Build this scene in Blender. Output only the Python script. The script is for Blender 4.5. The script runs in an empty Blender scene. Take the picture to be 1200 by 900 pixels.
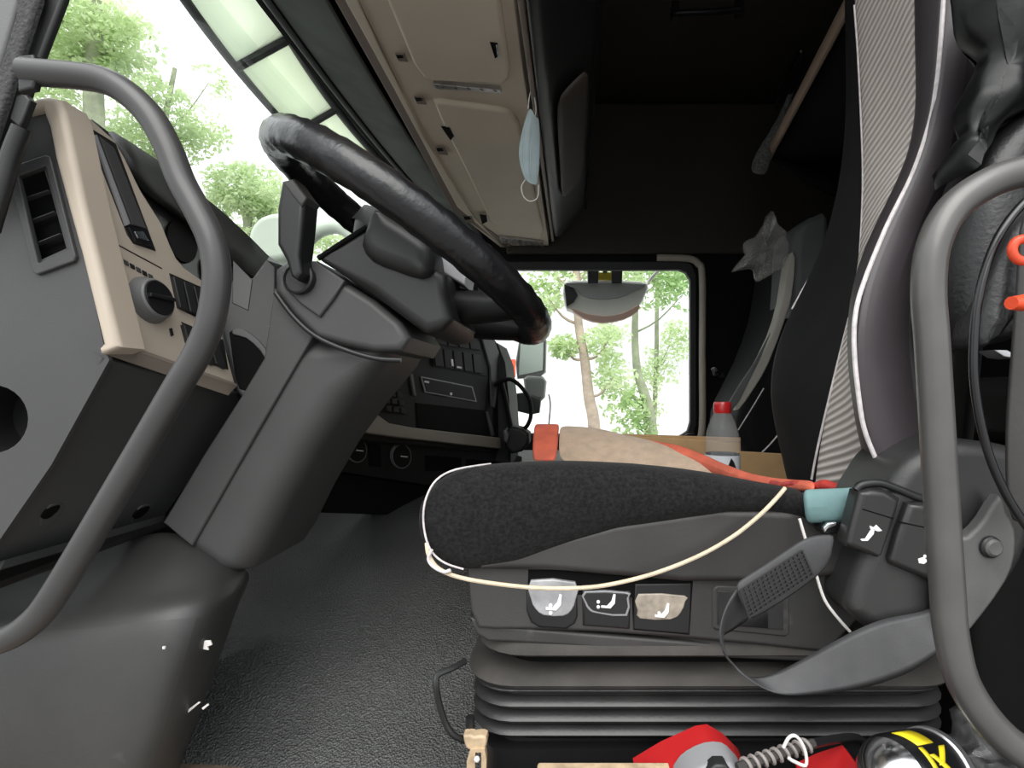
import bpy, bmesh, math, random
from mathutils import Vector, noise
random.seed(7)
scene = bpy.context.scene
COL = scene.collection
# ------------------------------------------------------------------ camera
F, CX, CY = 620.0, 671.0, 455.0          # focal length and principal point in 1200x900 pixels
cam_data = bpy.data.cameras.new('camera')
cam_data.sensor_width = 36.0
cam_data.lens = 36.0 * F / 1200.0
cam_data.shift_x = -(CX - 600.0) / 1200.0
cam_data.shift_y = (CY - 450.0) / 1200.0
cam_data.clip_start = 0.02
cam = bpy.data.objects.new('camera', cam_data)
cam.rotation_euler = (math.pi / 2, 0, 0)
COL.objects.link(cam)
scene.camera = cam
# ------------------------------------------------------------------ overcast sky
SKY = 2.7
world = bpy.data.worlds.new('overcast_sky')
scene.world = world
world.use_nodes = True
bg = world.node_tree.nodes['Background']
bg.inputs[0].default_value = (0.95, 0.98, 1.0, 1)
# overcast sky: three times brighter overhead than at the horizon
_n, _l = world.node_tree.nodes, world.node_tree.links
_tc = _n.new('ShaderNodeTexCoord'); _sp = _n.new('ShaderNodeSeparateXYZ'); _mx = _n.new('ShaderNodeMath'); _mx.operation = 'MAXIMUM'; _mx.inputs[1].default_value = 0.0
_ma = _n.new('ShaderNodeMath'); _ma.operation = 'MULTIPLY_ADD'; _ma.inputs[1].default_value = 2.0 * SKY / 3; _ma.inputs[2].default_value = SKY / 3
_l.new(_tc.outputs['Generated'], _sp.inputs[0]); _l.new(_sp.outputs['Z'], _mx.inputs[0]); _l.new(_mx.outputs[0], _ma.inputs[0]); _l.new(_ma.outputs[0], bg.inputs[1])
# hazy sun behind thin cloud, high behind the open door
sun_d = bpy.data.lights.new('sun', 'SUN'); sun_d.energy = 2.2; sun_d.angle = math.radians(50); sun_d.color = (1.0, 0.97, 0.93)
sun = bpy.data.objects.new('sun', sun_d); COL.objects.link(sun)
sun.rotation_euler = Vector((0.05, 1.0, -1.05)).to_track_quat('-Z', 'Y').to_euler()
# ------------------------------------------------------------------ exposure
vs = scene.view_settings
vs.view_transform = 'Standard'
vs.look = 'None'
vs.exposure = 0.28
vs.gamma = 1.0
vs.use_curve_mapping = False

# ================================================================== helpers
def nvec(p):
    return Vector((noise.noise(p + Vector((9.3, 1.7, 4.1))), noise.noise(p + Vector((-3.1, 7.9, 2.3))), noise.noise(p + Vector((5.7, -6.1, 8.8)))))

def P(px, py, Y):
    return Vector(((px - CX) * Y / F, Y, (CY - py) * Y / F))

def pts(lst, Y):
    return [P(p[0], p[1], p[2] if len(p) > 2 else Y) for p in lst]

class Plane:
    def __init__(s, a, b, c, toward=None):
        s.o = a; s.n = (b - a).cross(c - a).normalized()
        if s.n.dot(-s.o) < 0: s.n.negate()
    def hit(s, px, py, lift=0.0):
        d = Vector(((px - CX) / F, 1, (CY - py) / F))
        o = s.o + s.n * lift
        return d * (o.dot(s.n) / d.dot(s.n))
    def hits(s, lst, lift=0.0):
        return [s.hit(p[0], p[1], lift) for p in lst]

ORG = {}
def M(name): return MATS[name]

def finish(name, verts, faces, mat, parent=None, smooth=True, angle=40):
    me = bpy.data.meshes.new(name)
    if parent is not None:
        org = ORG[parent.name]
    else:
        xs = [v[0] for v in verts]; ys = [v[1] for v in verts]; zs = [v[2] for v in verts]
        org = Vector(((min(xs) + max(xs)) / 2, (min(ys) + max(ys)) / 2, min(zs)))
    me.from_pydata([(v[0] - org[0], v[1] - org[1], v[2] - org[2]) for v in verts], [], faces)
    bm = bmesh.new(); bm.from_mesh(me)
    bmesh.ops.recalc_face_normals(bm, faces=bm.faces)
    bm.to_mesh(me); bm.free()
    if smooth:
        me.polygons.foreach_set('use_smooth', [True] * len(me.polygons))
        me.set_sharp_from_angle(angle=math.radians(angle))
    me.materials.append(MATS[mat])
    o = bpy.data.objects.new(name, me)
    COL.objects.link(o)
    if parent is None: o.location = org
    else: o.parent = parent
    ORG[o.name] = org
    return o

def tag(o, label, cat, group=None):
    o['label'] = label; o['category'] = cat
    if group: o['group'] = group
    return o
def struct(o, label=None):
    o['kind'] = 'structure'
    if label: o['label'] = label
    return o
def stuff(o):
    o['kind'] = 'stuff'; return o
def thing(name, label, cat, loc, group=None):
    o = bpy.data.objects.new(name, None); COL.objects.link(o)
    o.empty_display_size = 0.05
    o.location = loc; ORG[o.name] = Vector(loc)
    return tag(o, label, cat, group)

def weighted(o):
    m = o.modifiers.new('weighted_normal', 'WEIGHTED_NORMAL'); m.keep_sharp = True; m.weight = 60
    return o
def subsurf(o, n=1):
    m = o.modifiers.new('subdivision', 'SUBSURF'); m.levels = n; m.render_levels = n
    return o
def solid(o, t, off=-1):
    m = o.modifiers.new('solidify', 'SOLIDIFY'); m.thickness = t; m.offset = off
    return o
def bevel(o, w, seg=2):
    m = o.modifiers.new('bevel', 'BEVEL'); m.width = w; m.segments = seg; m.limit_method = 'ANGLE'
    m.angle_limit = math.radians(40); m.harden_normals = True
    return o

def catmull(pl, n, closed=False):
    """n samples per span through the points (tuples or Vectors of any length)"""
    L = len(pl); out = []
    spans = L if closed else L - 1
    for i in range(spans):
        if closed:
            p0, p1, p2, p3 = pl[(i - 1) % L], pl[i], pl[(i + 1) % L], pl[(i + 2) % L]
        else:
            p0, p1, p2, p3 = pl[max(i - 1, 0)], pl[i], pl[i + 1], pl[min(i + 2, L - 1)]
        for k in range(n):
            t = k / n
            out.append(tuple(0.5 * (2 * b + (c - a) * t + (2 * a - 5 * b + 4 * c - d) * t * t + (3 * b - a - 3 * c + d) * t ** 3)
                             for a, b, c, d in zip(p0, p1, p2, p3)))
    if not closed: out.append(tuple(pl[-1]))
    return out

def resample(pl, n):
    pl = [Vector(p) for p in pl]
    d = [0.0]
    for a, b in zip(pl, pl[1:]): d.append(d[-1] + (b - a).length)
    out = []; j = 0
    for k in range(n):
        t = d[-1] * k / (n - 1)
        while j < len(d) - 2 and d[j + 1] < t: j += 1
        s = (t - d[j]) / max(d[j + 1] - d[j], 1e-9)
        out.append(pl[j].lerp(pl[j + 1], s))
    return out

def basis(n):
    n = n.normalized()
    a = Vector((0, 0, 1)) if abs(n.z) < 0.9 else Vector((1, 0, 0))
    e1 = a.cross(n).normalized(); e2 = n.cross(e1)
    return e1, e2, n

def plate(name, poly, nrm, depth, r, mat, parent=None, seg=3, smooth=0, back=False, taper=0.0, wobble=0.0, wscale=10.0, fan=0, shear=None, dome=0.0):
    """solid whose front outline is poly, rounded by r at the front edge, going back along -nrm"""
    e1, e2, n = basis(Vector(nrm))
    if smooth: poly = catmull([tuple(p) for p in poly], smooth, True)
    poly = [Vector(p) for p in poly]
    q = [(p.dot(e1), p.dot(e2), p.dot(n)) for p in poly]
    area = sum(q[i][0] * q[(i + 1) % len(q)][1] - q[(i + 1) % len(q)][0] * q[i][1] for i in range(len(q)))
    if area < 0: q.reverse()
    N = len(q); inn = []
    for i in range(N):
        a, b, c = q[i - 1], q[i], q[(i + 1) % N]
        d1 = Vector((b[0] - a[0], b[1] - a[1])); d2 = Vector((c[0] - b[0], c[1] - b[1]))
        if d1.length < 1e-9: d1 = d2
        if d2.length < 1e-9: d2 = d1
        d1.normalize(); d2.normalize()
        n1 = Vector((-d1.y, d1.x)); n2 = Vector((-d2.y, d2.x))
        m = n1 + n2
        if m.length < 1e-6: m = n1.copy()
        m.normalize()
        m *= min(1.0 / max(m.dot(n1), 0.35), 1.8)
        inn.append(m)
    big = max(r, r + taper)
    for _ in range(40):                       # keep the inset outline from folding over itself
        bad = set()
        for i in range(N):
            j = (i + 1) % N
            e = Vector((q[j][0] - q[i][0], q[j][1] - q[i][1]))
            f = e + (inn[j] - inn[i]) * big
            if e.dot(f) < 0.08 * e.dot(e): bad.add(i); bad.add(j)
        if not bad: break
        for i in bad:
            inn[i] = inn[i] * 0.8
    layers = []
    for k in range(seg + 1):
        a = math.pi / 2 * k / seg
        layers.append((r * (1 - math.sin(a)), -r * (1 - math.cos(a))))
    if back:
        for k in range(seg, -1, -1):
            a = math.pi / 2 * k / seg
            layers.append((r * (1 - math.sin(a)) + taper, -depth + r * (1 - math.cos(a))))
    else:
        layers.append((taper, -depth))
    rings = []
    for ins, h in layers:
        rings.append([e1 * (q[i][0] + inn[i].x * ins) + e2 * (q[i][1] + inn[i].y * ins) + n * (q[i][2] + h) for i in range(N)])
    if fan:                                    # close both ends with shrinking rings instead of one big face
        for side in (0, -1):
            ring = rings[side]; c = sum(ring, Vector()) / N
            for k in range(1, fan + 1):
                t = 1 - k / (fan + 0.15)
                rr = [c + (p - c) * t + n * (dome * (1 - t * t) if side == 0 else 0) for p in ring]
                if side == 0: rings.insert(0, rr)
                else: rings.append(rr)
    verts = []; faces = []
    for ring in rings:
        for p in ring:
            if wobble:
                w = nvec(p * wscale) * wobble + nvec(p * wscale * 2.3) * wobble * 0.4
                p = p + w * 0.3 + n * (w.x * 0.9)
            if shear: p = shear(p)
            verts.append(p)
    for l in range(len(rings) - 1):
        for i in range(N):
            j = (i + 1) % N
            faces.append((l * N + i, l * N + j, (l + 1) * N + j, (l + 1) * N + i))
    faces.append(tuple(range(N - 1, -1, -1)))
    faces.append(tuple((len(rings) - 1) * N + i for i in range(N)))
    o = finish(name, verts, faces, mat, parent, angle=60 if fan else 40)
    return o if fan else weighted(o)

def pp(name, poly, Y, depth, r, mat, parent=None, sil=0.0, **kw):
    """pixel outline standing at distance Y, going back along +Y; sil: depth of the visible side that the outline includes"""
    pl = pts(poly, Y)
    k = (Y + max(r * 0.7, sil)) / Y        # the outline one sees is the widest ring, a little behind the front face
    pl = [Vector((p.x * k, p.y, p.z * k)) for p in pl]
    return plate(name, pl, (0, -1, 0), depth, r, mat, parent, **kw)

def holed(name, outer, inners, nrm, depth, mat, parent=None):
    e1, e2, n = basis(Vector(nrm))
    bm = bmesh.new(); edges = []
    for loop in [outer] + list(inners):
        vs_ = [bm.verts.new(p) for p in loop]
        for i in range(len(vs_)): edges.append(bm.edges.new((vs_[i], vs_[(i + 1) % len(vs_)])))
    bmesh.ops.triangle_fill(bm, use_beauty=True, use_dissolve=False, edges=edges)
    for f in bm.faces:
        f.normal_update()
        if f.normal.dot(n) < 0: f.normal_flip()
    base = list(bm.faces)
    ret = bmesh.ops.extrude_face_region(bm, geom=base)
    for v in [g for g in ret['geom'] if isinstance(g, bmesh.types.BMVert)]: v.co -= n * depth
    bm.verts.index_update()
    verts = [v.co.copy() for v in bm.verts]; bm.verts.ensure_lookup_table()
    faces = [tuple(v.index for v in f.verts) for f in bm.faces]
    bm.free()
    return finish(name, verts, faces, mat, parent, smooth=False)

def ell(cx, cy, rx, ry, n=24, rot=0.0):
    c, s = math.cos(rot), math.sin(rot)
    return [(cx + rx * math.cos(t) * c - ry * math.sin(t) * s, cy + rx * math.cos(t) * s + ry * math.sin(t) * c)
            for t in [2 * math.pi * k / n for k in range(n)]]

def tube(name, path, rad, mat, parent=None, n=4, sides=12, cap=True, squash=None):
    """rad: number or list per control point"""
    ctrl = [tuple(p) + ((rad[i] if isinstance(rad, (list, tuple)) else rad),) for i, p in enumerate(path)]
    sm = catmull(ctrl, n) if n > 1 else ctrl
    c = [Vector(s[:3]) for s in sm]; R = [s[3] for s in sm]
    verts = []; faces = []
    t = (c[1] - c[0]).normalized(); u, v, _ = basis(t)
    for i in range(len(c)):
        t2 = (c[min(i + 1, len(c) - 1)] - c[max(i - 1, 0)]).normalized()
        u = (u - t2 * u.dot(t2)).normalized(); v = t2.cross(u)
        for k in range(sides):
            a = 2 * math.pi * k / sides
            verts.append(c[i] + u * math.cos(a) * R[i] + v * math.sin(a) * R[i] * (squash or 1))
    for i in range(len(c) - 1):
        for k in range(sides):
            j = (k + 1) % sides
            faces.append((i * sides + k, i * sides + j, (i + 1) * sides + j, (i + 1) * sides + k))
    if cap:
        faces.append(tuple(range(sides - 1, -1, -1)))
        faces.append(tuple((len(c) - 1) * sides + k for k in range(sides)))
    return finish(name, verts, faces, mat, parent)

def lathe(name, o, axis, prof, mat, parent=None, sides=32, closed=True):
    e1, e2, n = basis(Vector(axis)); o = Vector(o)
    verts = []; faces = []
    for r, h in prof:
        for k in range(sides):
            a = 2 * math.pi * k / sides
            verts.append(o + n * h + (e1 * math.cos(a) + e2 * math.sin(a)) * max(r, 1e-5))
    L = len(prof)
    for l in range(L - 1):
        for k in range(sides):
            j = (k + 1) % sides
            faces.append((l * sides + k, l * sides + j, (l + 1) * sides + j, (l + 1) * sides + k))
    if closed:
        faces.append(tuple(range(sides))); faces.append(tuple((L - 1) * sides + k for k in range(sides)))
    return finish(name, verts, faces, mat, parent, angle=30)

def patch(name, rows, mat, parent=None, thick=0.004, off=-1, cols=None, smooth=1, dense=1, wobble=0.0, wscale=12.0, bulge=0.0):
    """surface through rows of 3-D points (resampled to the same count)"""
    if cols: rows = [resample(catmull([tuple(p) for p in r], 6) if len(r) > 2 else r, cols) for r in rows]
    if dense > 1:
        nr = []
        for j in range(len(rows[0])): nr.append(catmull([tuple(r[j]) for r in rows], dense))
        rows = [[Vector(nr[j][i]) for j in range(len(nr))] for i in range(len(nr[0]))]
    R, C = len(rows), len(rows[0])
    verts = [Vector(p) for r in rows for p in r]
    if wobble: verts = [p + nvec(p * wscale) * wobble for p in verts]
    faces = [(i * C + j, i * C + j + 1, (i + 1) * C + j + 1, (i + 1) * C + j) for i in range(R - 1) for j in range(C - 1)]
    o = finish(name, verts, faces, mat, parent)
    if thick: solid(o, thick, off)
    if smooth: subsurf(o, smooth)
    return o

def box(name, a, b, mat, parent=None, bev=0.004):
    (x0, y0, z0), (x1, y1, z1) = a, b
    v = [(x, y, z) for z in (z0, z1) for y in (y0, y1) for x in (x0, x1)]
    f = [(0, 1, 3, 2), (4, 6, 7, 5), (0, 4, 5, 1), (2, 3, 7, 6), (0, 2, 6, 4), (1, 5, 7, 3)]
    o = finish(name, [Vector(p) for p in v], f, mat, parent, smooth=bev > 0)
    if bev: bevel(o, bev)
    return o

def quad_plate(name, poly, Y, mat, parent, plane, lift=0.002, depth=0.003, r=0.0005, **kw):
    return plate(name, plane.hits(poly, lift), plane.n, depth, r, mat, parent, **kw)

# ================================================================== materials
MATS = {}
def mat(name, col, rough=0.5, metal=0.0, var=0.0, vscale=8.0, bump=0.0, bscale=400.0, btype='noise', col2=None,
        sheen=0.0, coat=0.0, spec=0.5, dirt=None, bdist=0.001):
    m = bpy.data.materials.new(name); m.use_nodes = True
    nt = m.node_tree; N = nt.nodes; L = nt.links
    b = N['Principled BSDF']
    b.inputs['Base Color'].default_value = (*col, 1)
    b.inputs['Roughness'].default_value = rough
    b.inputs['Metallic'].default_value = metal
    b.inputs['Specular IOR Level'].default_value = spec
    b.inputs['Sheen Weight'].default_value = sheen
    b.inputs['Coat Weight'].default_value = coat
    tc = N.new('ShaderNodeTexCoord')
    if var or col2:
        nz = N.new('ShaderNodeTexNoise'); nz.inputs['Scale'].default_value = vscale; nz.inputs['Detail'].default_value = 5
        L.new(tc.outputs['Object'], nz.inputs['Vector'])
        rp = N.new('ShaderNodeValToRGB')
        c2 = col2 if col2 else tuple(min(1, c * (1 + var)) for c in col)
        c1 = col if col2 else tuple(c * (1 - var) for c in col)
        rp.color_ramp.elements[0].color = (*c1, 1); rp.color_ramp.elements[1].color = (*c2, 1)
        rp.color_ramp.elements[0].position = 0.35; rp.color_ramp.elements[1].position = 0.68
        L.new(nz.outputs['Fac'], rp.inputs['Fac'])
        out = rp.outputs['Color']
        if dirt:
            n2 = N.new('ShaderNodeTexNoise'); n2.inputs['Scale'].default_value = dirt[1]; n2.inputs['Detail'].default_value = 8
            L.new(tc.outputs['Object'], n2.inputs['Vector'])
            r2 = N.new('ShaderNodeValToRGB'); r2.color_ramp.elements[0].position = dirt[2]; r2.color_ramp.elements[1].position = dirt[2] + 0.12
            L.new(n2.outputs['Fac'], r2.inputs['Fac'])
            mx = N.new('ShaderNodeMix'); mx.data_type = 'RGBA'
            L.new(r2.outputs['Color'], mx.inputs[0]); L.new(out, mx.inputs[6]); mx.inputs[7].default_value = (*dirt[0], 1)
            out = mx.outputs[2]
        L.new(out, b.inputs['Base Color'])
    if bump:
        if btype == 'voronoi':
            t = N.new('ShaderNodeTexVoronoi'); t.inputs['Scale'].default_value = bscale; o = t.outputs['Distance']
        elif btype == 'wave':
            t = N.new('ShaderNodeTexWave'); t.inputs['Scale'].default_value = bscale; t.inputs['Distortion'].default_value = 1.0
            t.bands_direction = 'DIAGONAL'; o = t.outputs['Fac']
        else:
            t = N.new('ShaderNodeTexNoise'); t.inputs['Scale'].default_value = bscale; t.inputs['Detail'].default_value = 3; o = t.outputs['Fac']
        L.new(tc.outputs['Object'], t.inputs['Vector'])
        bp = N.new('ShaderNodeBump'); bp.inputs['Strength'].default_value = bump; bp.inputs['Distance'].default_value = bdist
        L.new(o, bp.inputs['Height']); L.new(bp.outputs['Normal'], b.inputs['Normal'])
    MATS[name] = m
    return m

def glass(name, tint, gloss=0.08, rough=0.02):
    m = bpy.data.materials.new(name); m.use_nodes = True
    nt = m.node_tree; nt.nodes.remove(nt.nodes['Principled BSDF'])
    tr = nt.nodes.new('ShaderNodeBsdfTransparent'); tr.inputs[0].default_value = (*tint, 1)
    gl = nt.nodes.new('ShaderNodeBsdfGlossy'); gl.inputs['Roughness'].default_value = rough
    fr = nt.nodes.new('ShaderNodeFresnel'); fr.inputs[0].default_value = 1.45
    ml = nt.nodes.new('ShaderNodeMath'); ml.operation = 'MULTIPLY'; ml.inputs[1].default_value = gloss * 10
    mx = nt.nodes.new('ShaderNodeMixShader')
    nt.links.new(fr.outputs[0], ml.inputs[0]); nt.links.new(ml.outputs[0], mx.inputs[0])
    nt.links.new(tr.outputs[0], mx.inputs[1]); nt.links.new(gl.outputs[0], mx.inputs[2])
    nt.links.new(mx.outputs[0], nt.nodes['Material Output'].inputs[0])
    MATS[name] = m

def translucent(name, col, col2, amount=0.5, vscale=1.5, rough=0.6, transp=0.0, vdetail=3):
    m = bpy.data.materials.new(name); m.use_nodes = True
    nt = m.node_tree; N = nt.nodes; L = nt.links; b = N['Principled BSDF']; b.inputs['Roughness'].default_value = rough
    tc = N.new('ShaderNodeTexCoord'); nz = N.new('ShaderNodeTexNoise'); nz.inputs['Scale'].default_value = vscale; nz.inputs['Detail'].default_value = vdetail
    L.new(tc.outputs['Object'], nz.inputs['Vector'])
    rp = N.new('ShaderNodeValToRGB'); rp.color_ramp.elements[0].color = (*col, 1); rp.color_ramp.elements[1].color = (*col2, 1)
    rp.color_ramp.elements[0].position = 0.35; rp.color_ramp.elements[1].position = 0.65
    L.new(nz.outputs['Fac'], rp.inputs['Fac']); L.new(rp.outputs['Color'], b.inputs['Base Color'])
    t = N.new('ShaderNodeBsdfTranslucent'); L.new(rp.outputs['Color'], t.inputs['Color'])
    mx = N.new('ShaderNodeMixShader'); mx.inputs[0].default_value = amount
    L.new(b.outputs[0], mx.inputs[1]); L.new(t.outputs[0], mx.inputs[2]); out = mx.outputs[0]
    if transp:
        tr = N.new('ShaderNodeBsdfTransparent'); m2 = N.new('ShaderNodeMixShader'); m2.inputs[0].default_value = transp
        L.new(out, m2.inputs[1]); L.new(tr.outputs[0], m2.inputs[2]); out = m2.outputs[0]
    L.new(out, N['Material Output'].inputs[0])
    MATS[name] = m

mat('grey_plastic', (0.052, 0.052, 0.052), 0.5, var=0.10, vscale=6, bump=0.25, bscale=900, bdist=0.0006)
mat('grey_plastic_worn', (0.034, 0.034, 0.033), 0.45, var=0.16, vscale=9, bump=0.25, bscale=900, bdist=0.0006, dirt=((0.10, 0.095, 0.085), 14, 0.70))
mat('dark_plastic', (0.016, 0.0162, 0.0165), 0.48, var=0.12, vscale=7, bump=0.2, bscale=800, bdist=0.0006)
mat('black_plastic', (0.012, 0.012, 0.013), 0.4)
mat('gloss_black', (0.008, 0.008, 0.009), 0.28, coat=0.15)
mat('void_black', (0.004, 0.004, 0.004), 0.8, spec=0.1)
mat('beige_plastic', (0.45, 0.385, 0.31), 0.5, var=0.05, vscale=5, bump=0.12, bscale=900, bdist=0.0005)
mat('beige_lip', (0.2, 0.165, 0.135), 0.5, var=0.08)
mat('header_beige', (0.64, 0.56, 0.45), 0.6, var=0.06, vscale=4, bump=0.15, bscale=700, bdist=0.0005)
mat('header_trim', (0.19, 0.145, 0.12), 0.5, var=0.1)
mat('flap_brown', (0.06, 0.047, 0.04), 0.6)
mat('dash_beige', (0.22, 0.195, 0.16), 0.5, var=0.08)
mat('tube_paint', (0.095, 0.092, 0.088), 0.38, metal=0.3, var=0.1, vscale=20, bump=0.08, bscale=1200, bdist=0.0004, coat=0.15)
mat('tube_paint_dark', (0.045, 0.0435, 0.0435), 0.42, metal=0.1, var=0.1, vscale=18, bump=0.12, bscale=1200, bdist=0.0004, coat=0.1)
mat('leather_black', (0.008, 0.008, 0.0085), 0.42, bump=0.5, bscale=220, bdist=0.0012, var=0.2, vscale=30)
mat('leather_wheel', (0.006, 0.006, 0.007), 0.3, bump=0.7, bscale=75, bdist=0.0016, var=0.2, vscale=30)
mat('leather_grey', (0.045, 0.042, 0.045), 0.45, bump=0.3, bscale=140, bdist=0.0008, var=0.1, vscale=12)
mat('leather_purple', (0.044, 0.037, 0.041), 0.45, bump=0.25, bscale=120, bdist=0.0008, var=0.1, vscale=10)
mat('fabric_black', (0.007, 0.0068, 0.007), 0.95, var=0.0, col2=(0.017, 0.0165, 0.0165), vscale=260, bump=0.6, bscale=500, bdist=0.002, sheen=0.05, spec=0.15)
mat('wing_black', (0.009, 0.0088, 0.0094), 0.7, var=0.1, vscale=20, bump=0.2, bscale=900, bdist=0.0005, spec=0.15)
mat('skirt_leather', (0.035, 0.033, 0.032), 0.5, var=0.15, vscale=10, bump=0.2, bscale=250, bdist=0.0008)
mat('seat_plastic', (0.040, 0.039, 0.038), 0.5, var=0.15, vscale=12, bump=0.3, bscale=700, bdist=0.0008, dirt=((0.13, 0.12, 0.105), 22, 0.66))
mat('dusty_ledge', (0.042, 0.038, 0.034), 0.75, var=0.25, vscale=18, bump=0.3, bscale=400)
mat('bellows_rubber', (0.026, 0.026, 0.026), 0.36, var=0.25, vscale=14, bump=0.2, bscale=300)
mat('rubber_mat', (0.075, 0.077, 0.076), 0.45, col2=(0.11, 0.113, 0.11), vscale=5, bump=1.0, bscale=330, btype='voronoi', bdist=0.0035, dirt=((0.08, 0.07, 0.055), 9, 0.72))
mat('floor_dirt', (0.22, 0.165, 0.12), 0.9, var=0.3, vscale=25, bump=0.5, bscale=80, bdist=0.004)
mat('wall_dark', (0.032, 0.026, 0.020), 0.75, var=0.12, vscale=3, bump=0.2, bscale=300)
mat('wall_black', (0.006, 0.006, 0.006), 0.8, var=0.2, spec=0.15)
mat('seal_rubber', (0.012, 0.012, 0.012), 0.55)
mat('pillar_grey', (0.12, 0.12, 0.12), 0.5, var=0.1, bump=0.2, bscale=700)
mat('rough_seal', (0.05, 0.05, 0.05), 0.9, var=0.3, vscale=300, bump=0.8, bscale=400, bdist=0.002)
mat('white_thread', (0.62, 0.58, 0.58), 0.7, var=0.15, vscale=120)
mat('cord_cream', (0.60, 0.50, 0.36), 0.6, var=0.15, vscale=60)
mat('ivory', (0.75, 0.72, 0.68), 0.5)
mat('icon_white', (0.8, 0.8, 0.8), 0.5)
mat('chrome', (0.75, 0.75, 0.76), 0.18, metal=1.0)
mat('silver', (0.6, 0.6, 0.61), 0.3, metal=0.9, var=0.1, vscale=30)
mat('worn_switch', (0.30, 0.26, 0.21), 0.35, var=0.25, vscale=90, coat=0.4)
mat('pale_switch', (0.33, 0.33, 0.34), 0.25, var=0.25, vscale=40, coat=0.5)
mat('belt_web', (0.05, 0.05, 0.052), 0.6, var=0.12, vscale=40, bump=0.25, bscale=200, btype='wave', bdist=0.0003)
mat('belt_stitch', (0.02, 0.02, 0.02), 0.8)
mat('belt_plate', (0.085, 0.084, 0.082), 0.5, var=0.15, vscale=25, bump=0.25, bscale=200)
mat('teal_cloth', (0.14, 0.245, 0.245), 0.7, var=0.08, vscale=30, bump=0.2, bscale=500)
mat('orange_cloth', (0.80, 0.17, 0.10), 0.7, var=0.15, vscale=20, bump=0.3, bscale=300)
mat('red_cloth', (0.55, 0.05, 0.04), 0.6, var=0.3, vscale=70, bump=0.4, bscale=200)
mat('tan_towel', (0.60, 0.45, 0.33), 0.95, var=0.10, vscale=40, bump=0.8, bscale=260, bdist=0.003, sheen=0.3)
mat('cardboard', (0.56, 0.36, 0.175), 0.85, var=0.1, vscale=12)
mat('red_plastic', (0.47, 0.018, 0.02), 0.3, coat=0.2)
mat('orange_red', (0.80, 0.085, 0.03), 0.35)
mat('recliner_grey', (0.028, 0.0275, 0.0275), 0.4, var=0.1, vscale=8, bump=0.3, bscale=700, bdist=0.0008)
mat('button_black', (0.022, 0.021, 0.021), 0.3)
mat('wheel_black', (0.006, 0.006, 0.0065), 0.5, spec=0.3)
mat('dash_black', (0.005, 0.005, 0.0052), 0.6, spec=0.2)
mat('dash_dark', (0.010, 0.010, 0.0105), 0.6, spec=0.25)
mat('spring_grey', (0.24, 0.215, 0.20), 0.6)
mat('knob_grey', (0.15, 0.15, 0.15), 0.4)
mat('grey_light', (0.26, 0.26, 0.27), 0.4)
mat('yellow_print', (0.85, 0.68, 0.02), 0.4)
mat('label_white', (0.7, 0.74, 0.78), 0.5)
mat('tan_latch', (0.48, 0.36, 0.23), 0.5, var=0.25, vscale=60)
mat('mask_blue', (0.50, 0.60, 0.62), 0.9, var=0.06, vscale=30)
mat('bag_black', (0.005, 0.0052, 0.0054), 0.4, var=0.2, vscale=20, bump=0.2, bscale=60, bdist=0.002, spec=0.3)
mat('bark_pale', (0.42, 0.34, 0.27), 0.9, var=0.25, vscale=6, bump=0.6, bscale=20, bdist=0.02)
mat('bark_green', (0.30, 0.33, 0.22), 0.9, var=0.25, vscale=6, bump=0.6, bscale=20, bdist=0.02)
mat('paving', (0.2, 0.195, 0.19), 0.9, var=0.1, vscale=2)
mat('white_wall', (0.85, 0.85, 0.84), 0.9, var=0.03)
mat('mirror_hazy', (0.42, 0.48, 0.40), 0.5, var=0.05)
mat('mirror_shell', (0.85, 0.83, 0.77), 0.45, var=0.05)
mat('mirror_grey', (0.30, 0.30, 0.29), 0.35)
mat('mirror_pink', (0.62, 0.40, 0.32), 0.5)
mat('mirror_glass', (0.75, 0.82, 0.74), 0.3, metal=1.0)
mat('bunk_edge', (0.44, 0.33, 0.245), 0.5, var=0.06)
mat('pouch_grey', (0.12, 0.12, 0.115), 0.9, var=0.4, vscale=120, bump=0.6, bscale=250)
mat('passenger_grey', (0.10, 0.105, 0.105), 0.6, var=0.1)
mat('passenger_trim', (0.40, 0.38, 0.34), 0.6, var=0.08)
mat('door_beige', (0.40, 0.36, 0.30), 0.55, var=0.06)
mat('blind_dark', (0.060, 0.068, 0.063), 0.7, var=0.35, vscale=9)
mat('visor_frame', (0.10, 0.105, 0.11), 0.5)
glass('window_glass', (0.97, 0.985, 0.975), 0.006)
glass('clear_plastic', (0.88, 0.9, 0.9), 0.16, 0.06)
glass('label_film', (0.80, 0.86, 0.90), 0.10, 0.1)
translucent('leaf_bright', (0.48, 0.62, 0.30), (0.74, 0.83, 0.56), 0.55, 1.2, 0.5)
translucent('leaf_deep', (0.30, 0.48, 0.20), (0.58, 0.72, 0.38), 0.5, 1.2, 0.5)
translucent('visor_acrylic', (0.80, 0.86, 0.72), (0.86, 0.92, 0.80), 0.75, 2.0, 0.6)
translucent('film_bag', (0.25, 0.25, 0.235), (0.6, 0.6, 0.57), 0.3, 30, 0.15, transp=0.68)
translucent('bottle_plastic', (0.75, 0.78, 0.78), (0.85, 0.87, 0.87), 0.4, 20, 0.12, transp=0.8)
translucent('film_dark', (0.04, 0.04, 0.04), (0.13, 0.13, 0.13), 0.2, 60, 0.15, transp=0.5)

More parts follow.
